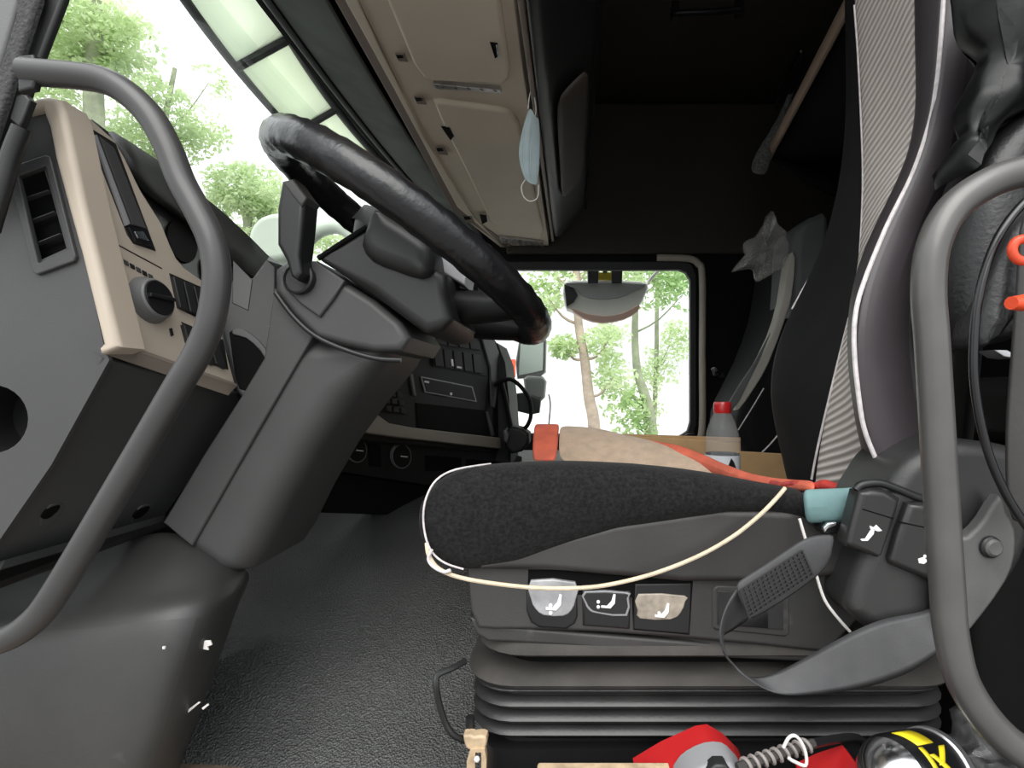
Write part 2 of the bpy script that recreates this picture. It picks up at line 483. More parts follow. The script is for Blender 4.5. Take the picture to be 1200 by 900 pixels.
# ribbed seat cloth: diagonal ribs
def ribbed(name, sx, col, col2, scale):
    m = bpy.data.materials.new(name); m.use_nodes = True
    nt = m.node_tree; N = nt.nodes; L = nt.links; b = N['Principled BSDF']; b.inputs['Roughness'].default_value = 0.9
    b.inputs['Specular IOR Level'].default_value = 0.2
    tc = N.new('ShaderNodeTexCoord'); mp = N.new('ShaderNodeMapping'); mp.inputs['Rotation'].default_value = sx
    L.new(tc.outputs['Object'], mp.inputs['Vector'])
    w = N.new('ShaderNodeTexWave'); w.inputs['Scale'].default_value = scale; w.inputs['Distortion'].default_value = 0.6
    w.inputs['Detail Scale'].default_value = 0.5; w.bands_direction = 'Z'
    L.new(mp.outputs[0], w.inputs['Vector'])
    rp = N.new('ShaderNodeValToRGB'); rp.color_ramp.elements[0].color = (*col, 1); rp.color_ramp.elements[1].color = (*col2, 1)
    L.new(w.outputs['Fac'], rp.inputs['Fac']); L.new(rp.outputs['Color'], b.inputs['Base Color'])
    bp = N.new('ShaderNodeBump'); bp.inputs['Strength'].default_value = 0.8; bp.inputs['Distance'].default_value = 0.003
    L.new(w.outputs['Fac'], bp.inputs['Height']); L.new(bp.outputs['Normal'], b.inputs['Normal'])
    MATS[name] = m
ribbed('ribbed_cloth', (math.radians(15), 0, 0), (0.40, 0.36, 0.33), (0.80, 0.73, 0.685), 27)

# ================================================================== the cab shell
FLOOR_Z = -0.50
struct(box('floor', (-0.95, 0.30, FLOOR_Z - 0.04), (1.30, 2.46, FLOOR_Z), 'floor_dirt', bev=0), 'dirty tan cab floor')
struct(box('ceiling', (-0.62, 0.32, 1.30), (1.30, 2.46, 1.34), 'wall_dark', bev=0), 'dark cab roof lining')
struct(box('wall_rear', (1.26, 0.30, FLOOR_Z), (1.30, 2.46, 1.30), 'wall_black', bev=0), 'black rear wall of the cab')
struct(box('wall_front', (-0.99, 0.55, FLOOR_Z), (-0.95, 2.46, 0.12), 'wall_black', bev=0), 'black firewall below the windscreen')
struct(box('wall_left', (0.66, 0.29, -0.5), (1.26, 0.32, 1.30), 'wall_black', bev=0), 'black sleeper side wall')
WY = 2.42
opening = pts([(566, 316), (796, 316), (804, 319), (809, 328), (809, 494), (806, 505), (797, 511), (566, 507)], WY)
outer = [Vector((-0.95, WY, FLOOR_Z)), Vector((1.26, WY, FLOOR_Z)), Vector((1.26, WY, 1.30)), Vector((-0.62, WY, 1.30)), Vector((-0.62, WY, 0.70)), Vector((-0.95, WY, 0.2))]
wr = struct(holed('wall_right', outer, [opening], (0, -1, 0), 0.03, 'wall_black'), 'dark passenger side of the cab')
# upper lining of the passenger side
struct(box('trim_2', (-0.30, WY - 0.03, (CY - 299) * WY / F), (1.25, WY - 0.002, 1.29), 'wall_dark', bev=0.01), 'dark brown lining above the passenger window')
wn = thing('window_1', 'passenger side window with black rubber seal', 'window', P(690, 511, WY)); wn['kind'] = 'structure'
ring_o = pts([(560, 306), (798, 306), (810, 309), (816, 322), (816, 498), (812, 512), (800, 518), (560, 514)], WY - 0.006)
ring_i = pts([(566, 316), (796, 316), (804, 319), (809, 328), (809, 494), (806, 505), (797, 511), (566, 507)], WY - 0.006)
bevel(holed('rubber_seal', ring_o, [ring_i], (0, -1, 0), 0.035, 'seal_rubber', wn), 0.004)
plate('pane', pts([(563, 312), (812, 312), (812, 514), (563, 511)], WY + 0.012), (0, -1, 0), 0.004, 0.0005, 'window_glass', wn)
tube('trim_strip', pts([(770, 302), (806, 303), (818, 309), (823, 325), (823, 420), (823, 500), (818, 516)], WY - 0.012), 0.016, 'door_beige', wn)
pp('lock_knob', [(800, 512), (806, 508), (814, 508), (817, 515), (800, 516)], WY - 0.03, 0.02, 0.003, 'black_plastic', wn)
gh = thing('grab_handle', 'small black grab handle high on the dark cab roof', 'handle', P(830, 20, 1.76))
tube('grip', pts([(790, 20), (793, 16), (835, 14), (866, 11), (869, 14)], 1.74), 0.010, 'gloss_black', gh)
for (a, b) in ((792, 13), (867, 8)):
    pp('mount', [(a - 4, b - 12), (a + 4, b - 12), (a + 4, b + 8), (a - 4, b + 8)], 1.735, 0.03, 0.002, 'gloss_black', gh)

# windscreen
def wsrow(x, z, bow=0.07):
    return [Vector((x - bow * (1 - ((y - 1.42) / 1.0) ** 2), y, z)) for y in (0.42, 0.6, 0.85, 1.15, 1.42, 1.7, 2.0, 2.25, 2.42)]
ws = struct(patch('window_2', [wsrow(-0.86, 0.10), wsrow(-0.74, 0.40), wsrow(-0.585, 0.72)], 'window_glass', thick=0.004, smooth=1), 'wide windscreen above the dashboard')
# header between windscreen and roof console
hd = thing('sun_blind', 'dark dusty sun blind strip along the top of the windscreen', 'blind', (-0.48, 1.4, 0.64))
def row(x, z, ys, bow=0.05):
    return [Vector((x - bow * (1 - ((y - 1.42) / 1.0) ** 2), y, z)) for y in ys]
YS = (0.40, 0.7, 1.0, 1.3, 1.6, 1.9, 2.2, 2.41)
patch('fabric', [row(-0.52, 0.716, YS), row(-0.45, 0.69, YS), row(-0.385, 0.668, YS)], 'blind_dark', hd, thick=0.006, off=1, smooth=1)
tube('lower_rail', row(-0.525, 0.716, YS), 0.006, 'visor_frame', hd)
struct(patch('wall_front.001', [row(-0.53, 0.725, YS, 0.05), row(-0.56, 0.95, YS), row(-0.5, 1.31, YS)], 'wall_black', thick=0.02, off=1, smooth=0), 'dark front of the cab roof')

# exterior sun visor above the windscreen: pale acrylic panes in a dark frame
sv = thing('sun_visor', 'exterior sun visor of pale green acrylic panes in a dark frame', 'visor', (-0.70, 1.2, 0.66))
SVY = [0.825, 1.118, 1.41, 1.70, 2.0, 2.3]
def svp(y, t):
    bow = 0.125 * (1 - ((y - 1.6) / 0.9) ** 2)
    return Vector((-0.625 - bow + 0.10 * t, y, 0.682 + 0.085 * t))
for a, b in zip(SVY, SVY[1:]):
    ys = [a + (b - a) * k / 4 for k in range(5)]
    patch('pane', [[svp(y, 0.04) for y in ys], [svp(y, 0.96) for y in ys]], 'visor_acrylic', sv, thick=0.004, smooth=0)
for k, y in enumerate(SVY):
    y2 = min(y + 0.035, 2.45)
    tube('rib', [svp(y, 0), svp((y + y2) / 2, 0.5), svp(y2, 1.0)], 0.014, 'visor_frame', sv, sides=8)
yy = [0.825 + 0.185 * k for k in range(9)]
tube('lower_rail', [svp(y, 0) for y in yy], 0.009, 'visor_frame', sv)
tube('upper_rail', [svp(y, 1.0) for y in yy], 0.012, 'visor_frame', sv)

# driver side A pillar
pl = thing('trim_1', 'grey front door pillar with rough rubber seal', 'pillar', P(0, 200, 0.50)); pl['kind'] = 'structure'
pp('pillar_cover', [(60, -640), (190, -640), (60, -200), (30, -90), (26, 0), (-18, 150), (-60, 215), (-420, 330), (-420, 240), (-120, 60), (-90, -90)], 0.46, 0.02, 0.004, 'pillar_grey', pl)
pp('door_seal', [(20, -90), (50, -200), (182, -640), (215, -640), (80, -200), (52, -90), (47, 0), (2, 140), (-18, 200), (-36, 190), (-14, 130), (20, 20)], 0.456, 0.006, 0.003, 'rough_seal', pl)
pp('inner_cover', [(46, -90), (74, -200), (208, -640), (262, -640), (124, -200), (96, -90), (76, 0), (52, 62), (36, 105), (14, 180), (-30, 230), (-30, 190), (2, 135), (42, 20)], 0.466, 0.006, 0.003, 'dark_plastic', pl)
pp('bracket', [(30, 110), (37, 118), (28, 142), (24, 150), (12, 140), (20, 112)], 0.462, 0.006, 0.002, 'dark_plastic', pl)
tube('lower_seal', pts([(26, 150), (14, 180), (4, 215), (-12, 270)], 0.46), 0.007, 'dark_plastic', pl)

# ================================================================== dashboard
DY = 0.50
dash = thing('dashboard', 'grey and beige truck dashboard left of the steering column', 'dashboard', (-0.5, 0.8, -0.45))
vent_in = [(21, 208), (52, 196), (78, 291), (45, 306)]
hole = ell(-9, 491, 42, 40, 28)
holed('end_panel', pts([(34, 138), (53, 132), (60, 150), (67, 187), (84, 250), (98, 300), (112, 360), (122, 405), (128, 422), (60, 545), (0, 632), (-90, 740), (-420, 740), (-420, 300), (-60, 230), (0, 203)], DY),
      [pts(vent_in, DY), pts(hole, DY)], (0, -1, 0), 0.004, 'grey_plastic', dash)
vf = bevel(holed('vent_frame', pts([(8, 198), (12, 195), (52, 181), (58, 183), (88, 300), (86, 306), (42, 322), (38, 319)], DY - 0.004), [pts([(20, 206), (53, 194), (79, 292), (44, 308)], DY - 0.004)],
      (0, -1, 0), 0.005, 'grey_plastic', dash), 0.0015)
pp('vent_duct', [(10, 196), (58, 180), (90, 305), (40, 325)], DY + 0.012, 0.004, 0.001, 'void_black', dash)
for (a, b, c, d) in ((27, 232, 56, 222), (34, 258, 63, 247), (40, 285, 70, 273)):
    plate('louvre', [P(a, b, DY + 0.003), P(c, d, DY + 0.003), P(c, d + 1.2, DY + 0.003), P(a, b + 1.2, DY + 0.003)], (0, -1, 0), 0.006, 0.0002, 'grey_plastic', dash, seg=1)
lathe('pocket', P(-9, 491, DY), (0, 1, 0), [(0.0345, 0), (0.0335, 0.05), (0.0, 0.05)], 'black_plastic', dash, closed=False)
# beige bezel
BP = Plane(P(122, 412, DY), P(62, 120, DY), P(277, 452, 0.68))
bez = [(66, 119), (78, 117), (108, 140), (135, 164), (147, 185), (165, 222), (190, 262), (200, 287), (207, 302), (216, 313), (240, 330), (252, 348), (262, 397), (277, 453), (270, 455), (145, 408), (122, 330), (100, 235)]
bz = quad_plate('bezel', bez, 0, 'beige_plastic', dash, BP, lift=0.0, depth=0.03, r=0.003)
pp('bezel_edge', [(38, 124), (46, 116), (60, 114), (72, 117), (79, 132), (102, 240), (127, 340), (144, 407), (122, 416), (119, 408), (123, 403), (98, 300), (84, 250), (67, 187), (60, 150), (53, 132), (36, 136)], DY - 0.006, 0.03, 0.006, 'beige_plastic', dash)
BU = Plane(P(120, 415, DY - 0.002), P(146, 408, DY + 0.0), P(276, 455, 0.68))
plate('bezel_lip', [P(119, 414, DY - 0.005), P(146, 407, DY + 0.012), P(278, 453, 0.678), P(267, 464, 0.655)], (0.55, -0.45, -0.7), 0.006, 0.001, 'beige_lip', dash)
# long slot with slider
holed_s = quad_plate('slot', [(100, 146), (136, 168), (183, 294), (157, 285), (150, 275)], 0, 'black_plastic', dash, BP, lift=0.0012, depth=0.004)
for poly, mt in (([(110, 158), (114, 158), (153, 262), (149, 264)], 'grey_light'), ([(117, 160), (134, 173), (172, 268), (156, 263)], 'grey_plastic'), ([(151, 266), (172, 268), (180, 289), (160, 284)], 'gloss_black')):
    quad_plate('slot_cover', poly, 0, mt, dash, BP, lift=0.004, depth=0.004)
quad_plate('slot_cover', [(158, 271), (168, 271), (175, 282), (162, 279)], 0, 'chrome', dash, BP, lift=0.005, depth=0.003)
quad_plate('seam', [(126, 279.5), (190, 314), (190, 315.2), (126, 280.8)], 0, 'black_plastic', dash, BP, lift=0.0006, depth=0.002, r=0.0001)
for k in range(6):
    x = 141 + k * 7.2; y = 304 + k * 4.1
    quad_plate('switch_mark', [(x - 2.6, y - 4), (x + 2.2, y - 1.6), (x + 3.4, y + 3.6), (x - 1.4, y + 1.2)], 0, 'black_plastic' if k % 2 == 0 else 'grey_plastic', dash, BP, lift=0.0012, depth=0.002, r=0.0002)
quad_plate('switch_mark', [(199, 385), (202, 384), (204, 393), (201, 394)], 0, 'black_plastic', dash, BP, lift=0.0012, depth=0.002, r=0.0002)
kn = BP.hit(174, 352)
kb = lathe('light_knob', kn, BP.n, [(0.0255, 0), (0.0250, 0.002), (0.0225, 0.007), (0.0215, 0.011), (0.0200, 0.0125)], 'knob_grey', dash)
lathe('knob_face', kn, BP.n, [(0.0190, 0.0115), (0.0190, 0.0132), (0.018, 0.0138)], 'gloss_black', kb)
tb = BP.n.cross(Vector((0, 0, 1))).normalized()
up = Vector((0, 0, 1))
plate('knob_grip', [kn + BP.n * 0.0175 + tb * a + up * b for a, b in ((-0.017, -0.002), (0.017, -0.002), (0.017, 0.002), (-0.017, 0.002))], BP.n, 0.007, 0.001, 'black_plastic', kb)
# two switch blocks
quad_plate('switch_block', [(199, 320), (238, 337), (245, 372), (233, 373), (209, 361)], 0, 'black_plastic', dash, BP, lift=0.001, depth=0.003)
for k in range(3):
    x = 204 + 12 * k; y = 324 + 5.5 * k
    q = quad_plate('rocker', [(x, y), (x + 10, y + 4.5), (x + 17, y + 40 - k), (x + 8, y + 36 - k)], 0, 'dark_plastic', dash, BP, lift=0.005, depth=0.006, r=0.0012)
quad_plate('switch_block', [(213, 377), (262, 398), (268, 433), (236, 424)], 0, 'black_plastic', dash, BP, lift=0.001, depth=0.003)
for k in range(3):
    x = 216 + 14 * k; y = 380 + 6 * k
    quad_plate('rocker', [(x, y), (x + 12, y + 5), (x + 22, y + 44 - 2 * k), (x + 10, y + 38 - 2 * k)], 0, 'dark_plastic', dash, BP, lift=0.005, depth=0.006, r=0.0012)
# underside below the bezel
UP = Plane(P(128, 421, DY + 0.004), P(0, 632, DY + 0.004), P(280, 460, 0.70))
under = quad_plate('lower_panel', [(122, 420), (280, 462), (292, 470), (186, 614), (120, 640), (0, 668), (-120, 700), (-60, 700), (0, 633), (62, 543)], 0, 'grey_plastic', dash, UP, lift=0, depth=0.02, r=0.003)
for (x, y, s) in ((60, 604, 1), (166, 604, 0.9)):
    quad_plate('screw_recess', [(x - 13 * s, y + 12 * s), (x - 10 * s, y), (x, y - 12 * s), (x + 14 * s, y - 14 * s), (x + 14 * s, y - 6 * s), (x + 5 * s, y + 8 * s), (x - 6 * s, y + 15 * s)], 0, 'grey_plastic', dash, UP, lift=0.0012, depth=0.003, r=0.0015, smooth=3)
    quad_plate('screw_recess', [(x - 11 * s, y + 3 * s), (x - 4 * s, y - 7 * s), (x + 10 * s, y - 12 * s), (x + 9 * s, y - 6 * s), (x - 3 * s, y + 4 * s)], 0, 'void_black', dash, UP, lift=0.002, depth=0.002, r=0.0008, smooth=3)
plate('lower_panel', [P(0, 668, 0.505), P(190, 612, 0.66), P(196, 618, 0.68), P(0, 690, 0.56), P(-120, 730, 0.54), P(-120, 700, 0.5)], (0.1, -0.6, -0.8), 0.01, 0.001, 'dark_plastic', dash)
# instrument hood and cluster
hood_t = [P(128, 158, 0.64), P(150, 171, 0.68), P(187, 195, 0.76), P(222, 222, 0.84), P(258, 251, 0.93), P(290, 280, 1.02), P(313, 303, 1.08)]
hood_b = [P(148, 190, 0.63), P(160, 205, 0.65), P(178, 228, 0.70), P(206, 249, 0.77), P(242, 282, 0.86), P(275, 311, 0.95), P(299, 329, 1.01)]
hood_back = [p + Vector((-0.22, 0.05, -0.005)) for p in hood_t]
patch('instrument_hood', [hood_back, hood_t, hood_b], 'grey_plastic', dash, thick=0.012, off=0, smooth=0)
clus = [(148, 186), (180, 226), (242, 280), (299, 328), (296, 368), (262, 400), (252, 350), (210, 305), (190, 262)]
CP = Plane(P(150, 190, 0.655), P(262, 400, 0.70), P(299, 329, 1.03))
quad_plate('cluster', [(140, 186), (180, 224), (242, 277), (305, 325), (310, 375), (262, 420), (240, 350), (200, 305), (175, 262)], 0, 'black_plastic', dash, CP, lift=-0.015, depth=0.02, r=0.001)
for (x, y, s) in ((214, 282, 1.0), (250, 318, 0.8)):
    quad_plate('gauge', ell(x, y, 16 * s, 27 * s, 20, -0.35), 0, 'void_black', dash, CP, lift=-0.012, depth=0.003, r=0.0008)
# grey knee panel with an oval pocket, beside the column
KP = Plane(P(278, 458, 0.69), P(262, 395, 0.70), P(365, 395, 0.74))
quad_plate('knee_panel', [(256, 372), (262, 330), (296, 325), (312, 303), (324, 312), (324, 342), (370, 396), (345, 430), (288, 470), (276, 458)], 0, 'dark_plastic', dash, KP, lift=0, depth=0.03, r=0.004)
quad_plate('oval_pocket', [(270, 388), (285, 386), (303, 400), (316, 418), (313, 440), (305, 449), (280, 455), (270, 400)], 0, 'void_black', dash, KP, lift=0.0015, depth=0.003, r=0.001, smooth=3)
quad_plate('pocket_lip', [(273, 386), (285, 385), (304, 399), (317, 417), (316, 428), (304, 410), (288, 396), (273, 392)], 0, 'grey_plastic', dash, KP, lift=0.004, depth=0.006, r=0.0015, smooth=2)
quad_plate('side_vent', [(273, 305), (296, 328), (291, 364), (272, 355)], 0, 'black_plastic', dash, KP, lift=0.001, depth=0.003, r=0.001)
quad_plate('switch_mark', [(315, 382), (318, 382), (320, 388), (319, 393), (317, 388)], 0, 'icon_white', dash, KP, lift=0.001, depth=0.002, r=0.0003)
# dash top deck
plate('top_deck', [P(108, 138, 0.60), P(150, 170, 0.70), P(313, 304, 1.09), P(330, 310, 1.2), Vector((-0.66, 2.3, 0.19)), Vector((-0.93, 2.3, 0.17)), Vector((-0.93, 0.6, 0.17))], (0, 0, 1), 0.03, 0.003, 'dark_plastic', dash)
# kick panel at the bottom left
KR = [
 [(-420, 690, .70), (60, 655, .68), (140, 634, .67), (200, 616, .66), (245, 640, .66), (288, 668, .675), (292, 672, .70), (285, 680, .85)],
 [(-420, 712, .64), (60, 685, .63), (140, 668, .62), (200, 655, .62), (245, 662, .63), (286, 680, .66), (290, 683, .70), (283, 688, .85)],
 [(-420, 738, .60), (60, 722, .592), (140, 709, .588), (200, 701, .588), (240, 697, .60), (275, 693, .63), (286, 692, .68), (280, 694, .85)],
 [(-420, 750, .572), (60, 736, .566), (140, 724, .563), (195, 717, .563), (232, 713, .575), (263, 710, .605), (279, 709, .66), (273, 711, .85)],
 [(-420, 800, .55), (60, 800, .548), (130, 800, .546), (178, 800, .548), (208, 800, .56), (234, 800, .59), (247, 800, .65), (242, 800, .85)],
 [(-420, 915, .545), (60, 915, .54), (105, 915, .538), (145, 915, .54), (170, 915, .55), (192, 915, .575), (204, 915, .64), (200, 915, .85)],
 [(-420, 990, .545), (60, 990, .54), (95, 990, .538), (125, 990, .54), (145, 990, .55), (165, 990, .575), (176, 990, .64), (172, 990, .85)]]
kick = patch('kick_panel', [pts(r, 1) for r in KR], 'grey_plastic_worn', dash, thick=0.006, off=0, smooth=3)
quad = Plane(P(0, 700, 0.53), P(100, 700, 0.53), P(0, 800, 0.53))
for poly in ([(236, 751), (246, 751), (248, 756), (243, 758), (244, 762), (238, 761), (237, 757)], [(213, 837), (232, 823), (234, 824), (216, 839)], [(236, 830), (243, 825), (244, 827), (238, 832)], [(190, 758), (193, 758), (193, 761), (190, 761)]):
    pp('scuff', poly, 0.586 if poly[0][0] > 200 else 0.5505, 0.002, 0.0005, 'ivory', kick, seg=1)

# ================================================================== steering column
col = thing('steering_column', 'grey plastic steering column pedestal under the wheel', 'steering column', P(280, 680, 0.75))
pp('pedestal', [(345, 392), (385, 392), (440, 400), (468, 396), (455, 424), (415, 472), (375, 527), (340, 587), (314, 640), (297, 666), (270, 672), (226, 641), (205, 620), (280, 512)], 0.645, 0.15, 0.035, 'grey_plastic', col, seg=7)
pp('side_panel', [(322, 338), (334, 350), (368, 394), (299, 512), (226, 640), (192, 612), (240, 532), (285, 462), (310, 420)], 0.640, 0.18, 0.003, 'grey_plastic', col)
pp('upper_housing', [(325, 316), (340, 304), (372, 306), (405, 330), (440, 352), (470, 377), (482, 396), (472, 412), (440, 413), (405, 406), (372, 397), (345, 370), (324, 342)], 0.632, 0.15, 0.010, 'grey_plastic', col, seg=4)
pp('stalk_plate', [(330, 318), (345, 305), (372, 306), (405, 329), (392, 350), (375, 372), (352, 356), (334, 338)], 0.627, 0.02, 0.003, 'grey_plastic', col)
tube('seam', pts([(323, 343), (344, 371), (370, 394), (405, 410), (440, 420), (470, 422)], 0.631), 0.003, 'black_plastic', col)
# upper shroud and collar
pp('upper_shroud', [(372, 300), (400, 283), (430, 265), (452, 280), (500, 308), (524, 322), (526, 345), (532, 375), (520, 388), (500, 392), (478, 376), (437, 345), (378, 307)], 0.618, 0.17, 0.014, 'dark_plastic', col, seg=4)
pp('neck', [(424, 288), (430, 266), (441, 246), (462, 255), (500, 281), (508, 296), (508, 318), (494, 327), (462, 317), (436, 306)], 0.602, 0.10, 0.018, 'dark_plastic', col, seg=6, smooth=2)
tube('shroud_lip', pts([(373, 303), (400, 285), (430, 266)], 0.618), 0.003, 'void_black', col)
pp('sky_gap', [(504, 290), (548, 318), (545, 335), (541, 333), (516, 318)], 0.66, 0.05, 0.003, 'grey_light', col)  # pale plate painted as the skylight seen between wheel and shroud
# stalk
lathe('stalk_socket', P(350, 326, 0.624), (-0.15, -1, 0.1), [(0.019, -0.005), (0.019, 0.002), (0.017, 0.0035), (0.016, 0.001), (0.0, 0.0)], 'dark_plastic', col)
pp('stalk', [(331, 214), (345, 209), (360, 232), (357, 265), (353, 300), (356, 320), (349, 329), (342, 324), (336, 305), (326, 287), (326, 245)], 0.60, 0.03, 0.006, 'black_plastic', col, seg=4)
pp('stalk_tip', [(331, 213), (344, 210), (361, 232), (354, 243), (343, 230)], 0.598, 0.03, 0.003, 'grey_plastic', col)

# ================================================================== steering wheel
WC = P(489.5, 289.5, 0.74); WA = 0.590; WR = 0.1995
wd = Vector((math.cos(WA), 0, -math.sin(WA)))
wv = Vector((0, math.cos(0.1166), -math.sin(0.1166))); wv = (wv - wd * wv.dot(wd)).normalized()
wn_ = wd.cross(wv).normalized()       # toward the driver
sw = thing('steering_wheel', 'black leather steering wheel with a worn shiny rim', 'steering wheel', WC - wn_ * 0.1)
def wp(r, a, h=0.0):
    return WC + wd * (r * math.cos(a)) + wv * (r * math.sin(a)) + wn_ * h
NR, NS = 120, 16
verts = []; faces = []
for i in range(NR):
    a = 2 * math.pi * i / NR
    ctr = wp(WR, a); rad = (ctr - WC).normalized()
    wr_ = 1 + 0.035 * noise.noise(Vector((math.cos(a) * 9, math.sin(a) * 9, 0)))
    for k in range(NS):
        b = 2 * math.pi * k / NS
        rr = 0.0212 * wr_ * (1 + 0.03 * math.sin(40 * a + 3 * b))
        verts.append(ctr + rad * math.cos(b) * rr + wn_ * math.sin(b) * rr * 1.05)
for i in range(NR):
    for k in range(NS):
        faces.append((i * NS + k, i * NS + (k + 1) % NS, ((i + 1) % NR) * NS + (k + 1) % NS, ((i + 1) % NR) * NS + k))
finish('rim', verts, faces, 'leather_wheel', sw)
for a in (0.42, -0.42, math.pi / 2 + 0.55):
    tube('spoke', [wp(0.05, a, -0.05), wp(0.11, a, -0.045), wp(0.165, a, -0.02), wp(0.20, a, 0)], [0.034, 0.030, 0.024, 0.018], 'wheel_black', sw, squash=0.8)
lathe('hub', WC, -wn_, [(0.080, 0.012), (0.084, 0.02), (0.072, 0.045), (0.058, 0.065), (0.055, 0.085), (0.060, 0.13)], 'dark_plastic', sw)
lathe('horn_pad', WC, wn_, [(0.087, -0.024), (0.085, 0.0), (0.06, 0.012), (0.0, 0.016)], 'black_plastic', sw, closed=False)

# ================================================================== grab handles by the door
g1 = thing('grab_handle', 'bent grey tube handle in front of the dashboard at left', 'handle', P(60, 760, 0.43))
tube('bar', pts([(30, 84), (55, 86), (90, 89), (123, 95), (150, 110), (177, 137), (197, 173), (213, 213), (233, 250), (248, 283), (254, 317), (252, 350), (245, 383), (230, 417), (210, 450), (171, 517), (134, 580), (94, 648), (60, 703), (40, 727), (15, 745), (-20, 757), (-60, 765), (-110, 770, .48)], 0.43), 0.0103, 'tube_paint_dark', g1, n=6, sides=20)
pp('flange', [(22, 66), (40, 64), (46, 84), (40, 104), (22, 108)], 0.425, 0.006, 0.002, 'dark_plastic', g1)
g2 = thing('grab_handle', 'thick bent grey tube handle in front of the driver seat', 'handle', P(1160, 900, 0.36))
tube('bar', pts([(1280, 198), (1240, 196), (1200, 201), (1158, 215), (1117, 244), (1094, 287), (1088, 340), (1092, 400), (1098, 500), (1104, 600), (1110, 690), (1114, 740), (1125, 790), (1145, 828), (1172, 860), (1200, 882), (1240, 905), (1280, 920)], 0.36), 0.0106, 'tube_paint', g2, n=6, sides=20)

# ================================================================== engine tunnel with rubber mat
prof = [(0.702, -0.512), (0.712, -0.497), (0.76, -0.485), (0.82, -0.462), (0.90, -0.425), (0.99, -0.385), (1.08, -0.345), (1.17, -0.312), (1.26, -0.292), (1.40, -0.278), (1.8, -0.272), (2.35, -0.272)]
rows = []
for k in range(10):
    x = -0.70 + 0.12 * k
    r = []
    for q_, (y, z) in enumerate(prof):
        if q_ < 2 and x > -0.36: y -= 0.03
        dz = 0.010 * math.sin(3.1 * x + 4 * y) if 0.8 < y < 1.3 else 0
        fold = -0.02 * math.exp(-((x + 0.16) / 0.05) ** 2) if 0.75 < y < 1.05 else 0
        r.append(Vector((x, y + fold, z + dz)))
    rows.append(r)
fm = patch('floor_mat', rows, 'rubber_mat', thick=0.01, off=0, smooth=2)
tag(fm, 'pebbled grey rubber mat draped over the engine tunnel', 'floor mat')

# ================================================================== centre console of the dashboard
cd = thing('centre_dash', 'dark centre dash with radio slots, round dials and beige strip', 'dashboard', (-0.3, 1.35, -0.28))
DP = Plane(P(439, 483, 1.02), P(587, 525, 1.72), P(470, 395, 1.12))
cdp = lambda nm, poly, m, lift=0.0, depth=0.01, r=0.001, **kw: quad_plate(nm, poly, 0, m, cd, DP, lift=lift, depth=depth, r=r, **kw)
cdp('fascia', [(400, 380), (575, 392), (582, 400), (590, 425), (592, 470), (598, 520), (580, 530), (360, 512), (370, 430)], 'dash_black', 0, 0.12, 0.006)
cdp('side_frame', [(565, 396), (579, 399), (589, 421), (580, 478), (577, 476), (575, 430)], 'grey_plastic', 0.006, 0.02, 0.002)
cdp('switch_row', [(505, 404), (565, 413), (571, 441), (508, 430)], 'dash_black', 0.002, 0.004)
for k in range(5):
    x = 509 + 11.4 * k; y = 407 + 2.0 * k
    cdp('rocker', [(x, y), (x + 9, y + 1.6), (x + 11.5, y + 23), (x + 2, y + 21.4)], 'dash_dark', 0.007, 0.006, 0.001)
cdp('rocker', [(529, 421), (531, 421), (532, 429), (530, 429)], 'icon_white', 0.0085, 0.002, 0.0002)
cdp('rocker', [(536, 429), (541, 430), (541, 432), (536, 431)], 'icon_white', 0.0085, 0.002, 0.0002)
for k in range(4):
    x = 512 + 13 * k
    cdp('rocker', [(x, 394 + k * 1.6), (x + 11, 395 + k * 1.6), (x + 12, 405 + k * 1.9), (x + 1, 403 + k * 1.9)], 'dash_dark', 0.005, 0.006, 0.001)
cdp('radio', [(494, 441), (554, 453), (559, 471), (499, 460)], 'grey_light', 0.003, 0.004)
cdp('radio_face', [(495.5, 442.5), (553, 454), (557.5, 469.5), (500.5, 458.7)], 'dash_black', 0.0045, 0.004)
cdp('radio_mark', [(498, 446), (503, 447), (503, 449), (498, 448)], 'icon_white', 0.0062, 0.002, 0.0002)
cdp('radio_mark', [(528, 460), (530, 460), (530, 463), (528, 463)], 'icon_white', 0.0062, 0.002, 0.0002)
cdp('frame_edge', [(481, 438), (484, 438.5), (488, 464), (485.5, 463)], 'grey_plastic', 0.004, 0.004)
cdp('shelf', [(488, 472), (571, 481), (580, 513), (490, 502)], 'void_black', 0.002, 0.003)
cdp('shelf_edge', [(569, 482), (572, 482), (580, 510), (576, 511)], 'grey_plastic', 0.004, 0.004)
for k in range(4):
    for j in range(3):
        x = 447 + 8.5 * j + 2 * k; y = 447 + 9.5 * k + 1.4 * j
        cdp('key', [(x, y), (x + 6, y + 1), (x + 6.5, y + 7), (x + 0.5, y + 6)], 'dash_dark', 0.006, 0.006, 0.001)
cdp('beige_strip', [(439, 483), (457, 496), (484, 501), (586, 513), (588, 526), (540, 521), (470, 513), (427, 507), (430, 494)], 'dash_beige', 0.012, 0.03, 0.003)
LP = Plane(P(427, 508, 1.03), P(588, 527, 1.73), P(430, 590, 1.10))
ldp = lambda nm, poly, m, lift=0.0, depth=0.01, r=0.001, **kw: quad_plate(nm, poly, 0, m, cd, LP, lift=lift, depth=depth, r=r, **kw)
ldp('lower_fascia', [(340, 505), (427, 507), (589, 527), (612, 535), (612, 560), (500, 569), (397, 553), (340, 550)], 'dash_dark', 0, 0.06, 0.004)
ldp('toe_board', [(330, 550), (397, 553), (500, 569), (620, 560), (640, 610), (330, 600)], 'dash_black', -0.03, 0.05, 0.004)
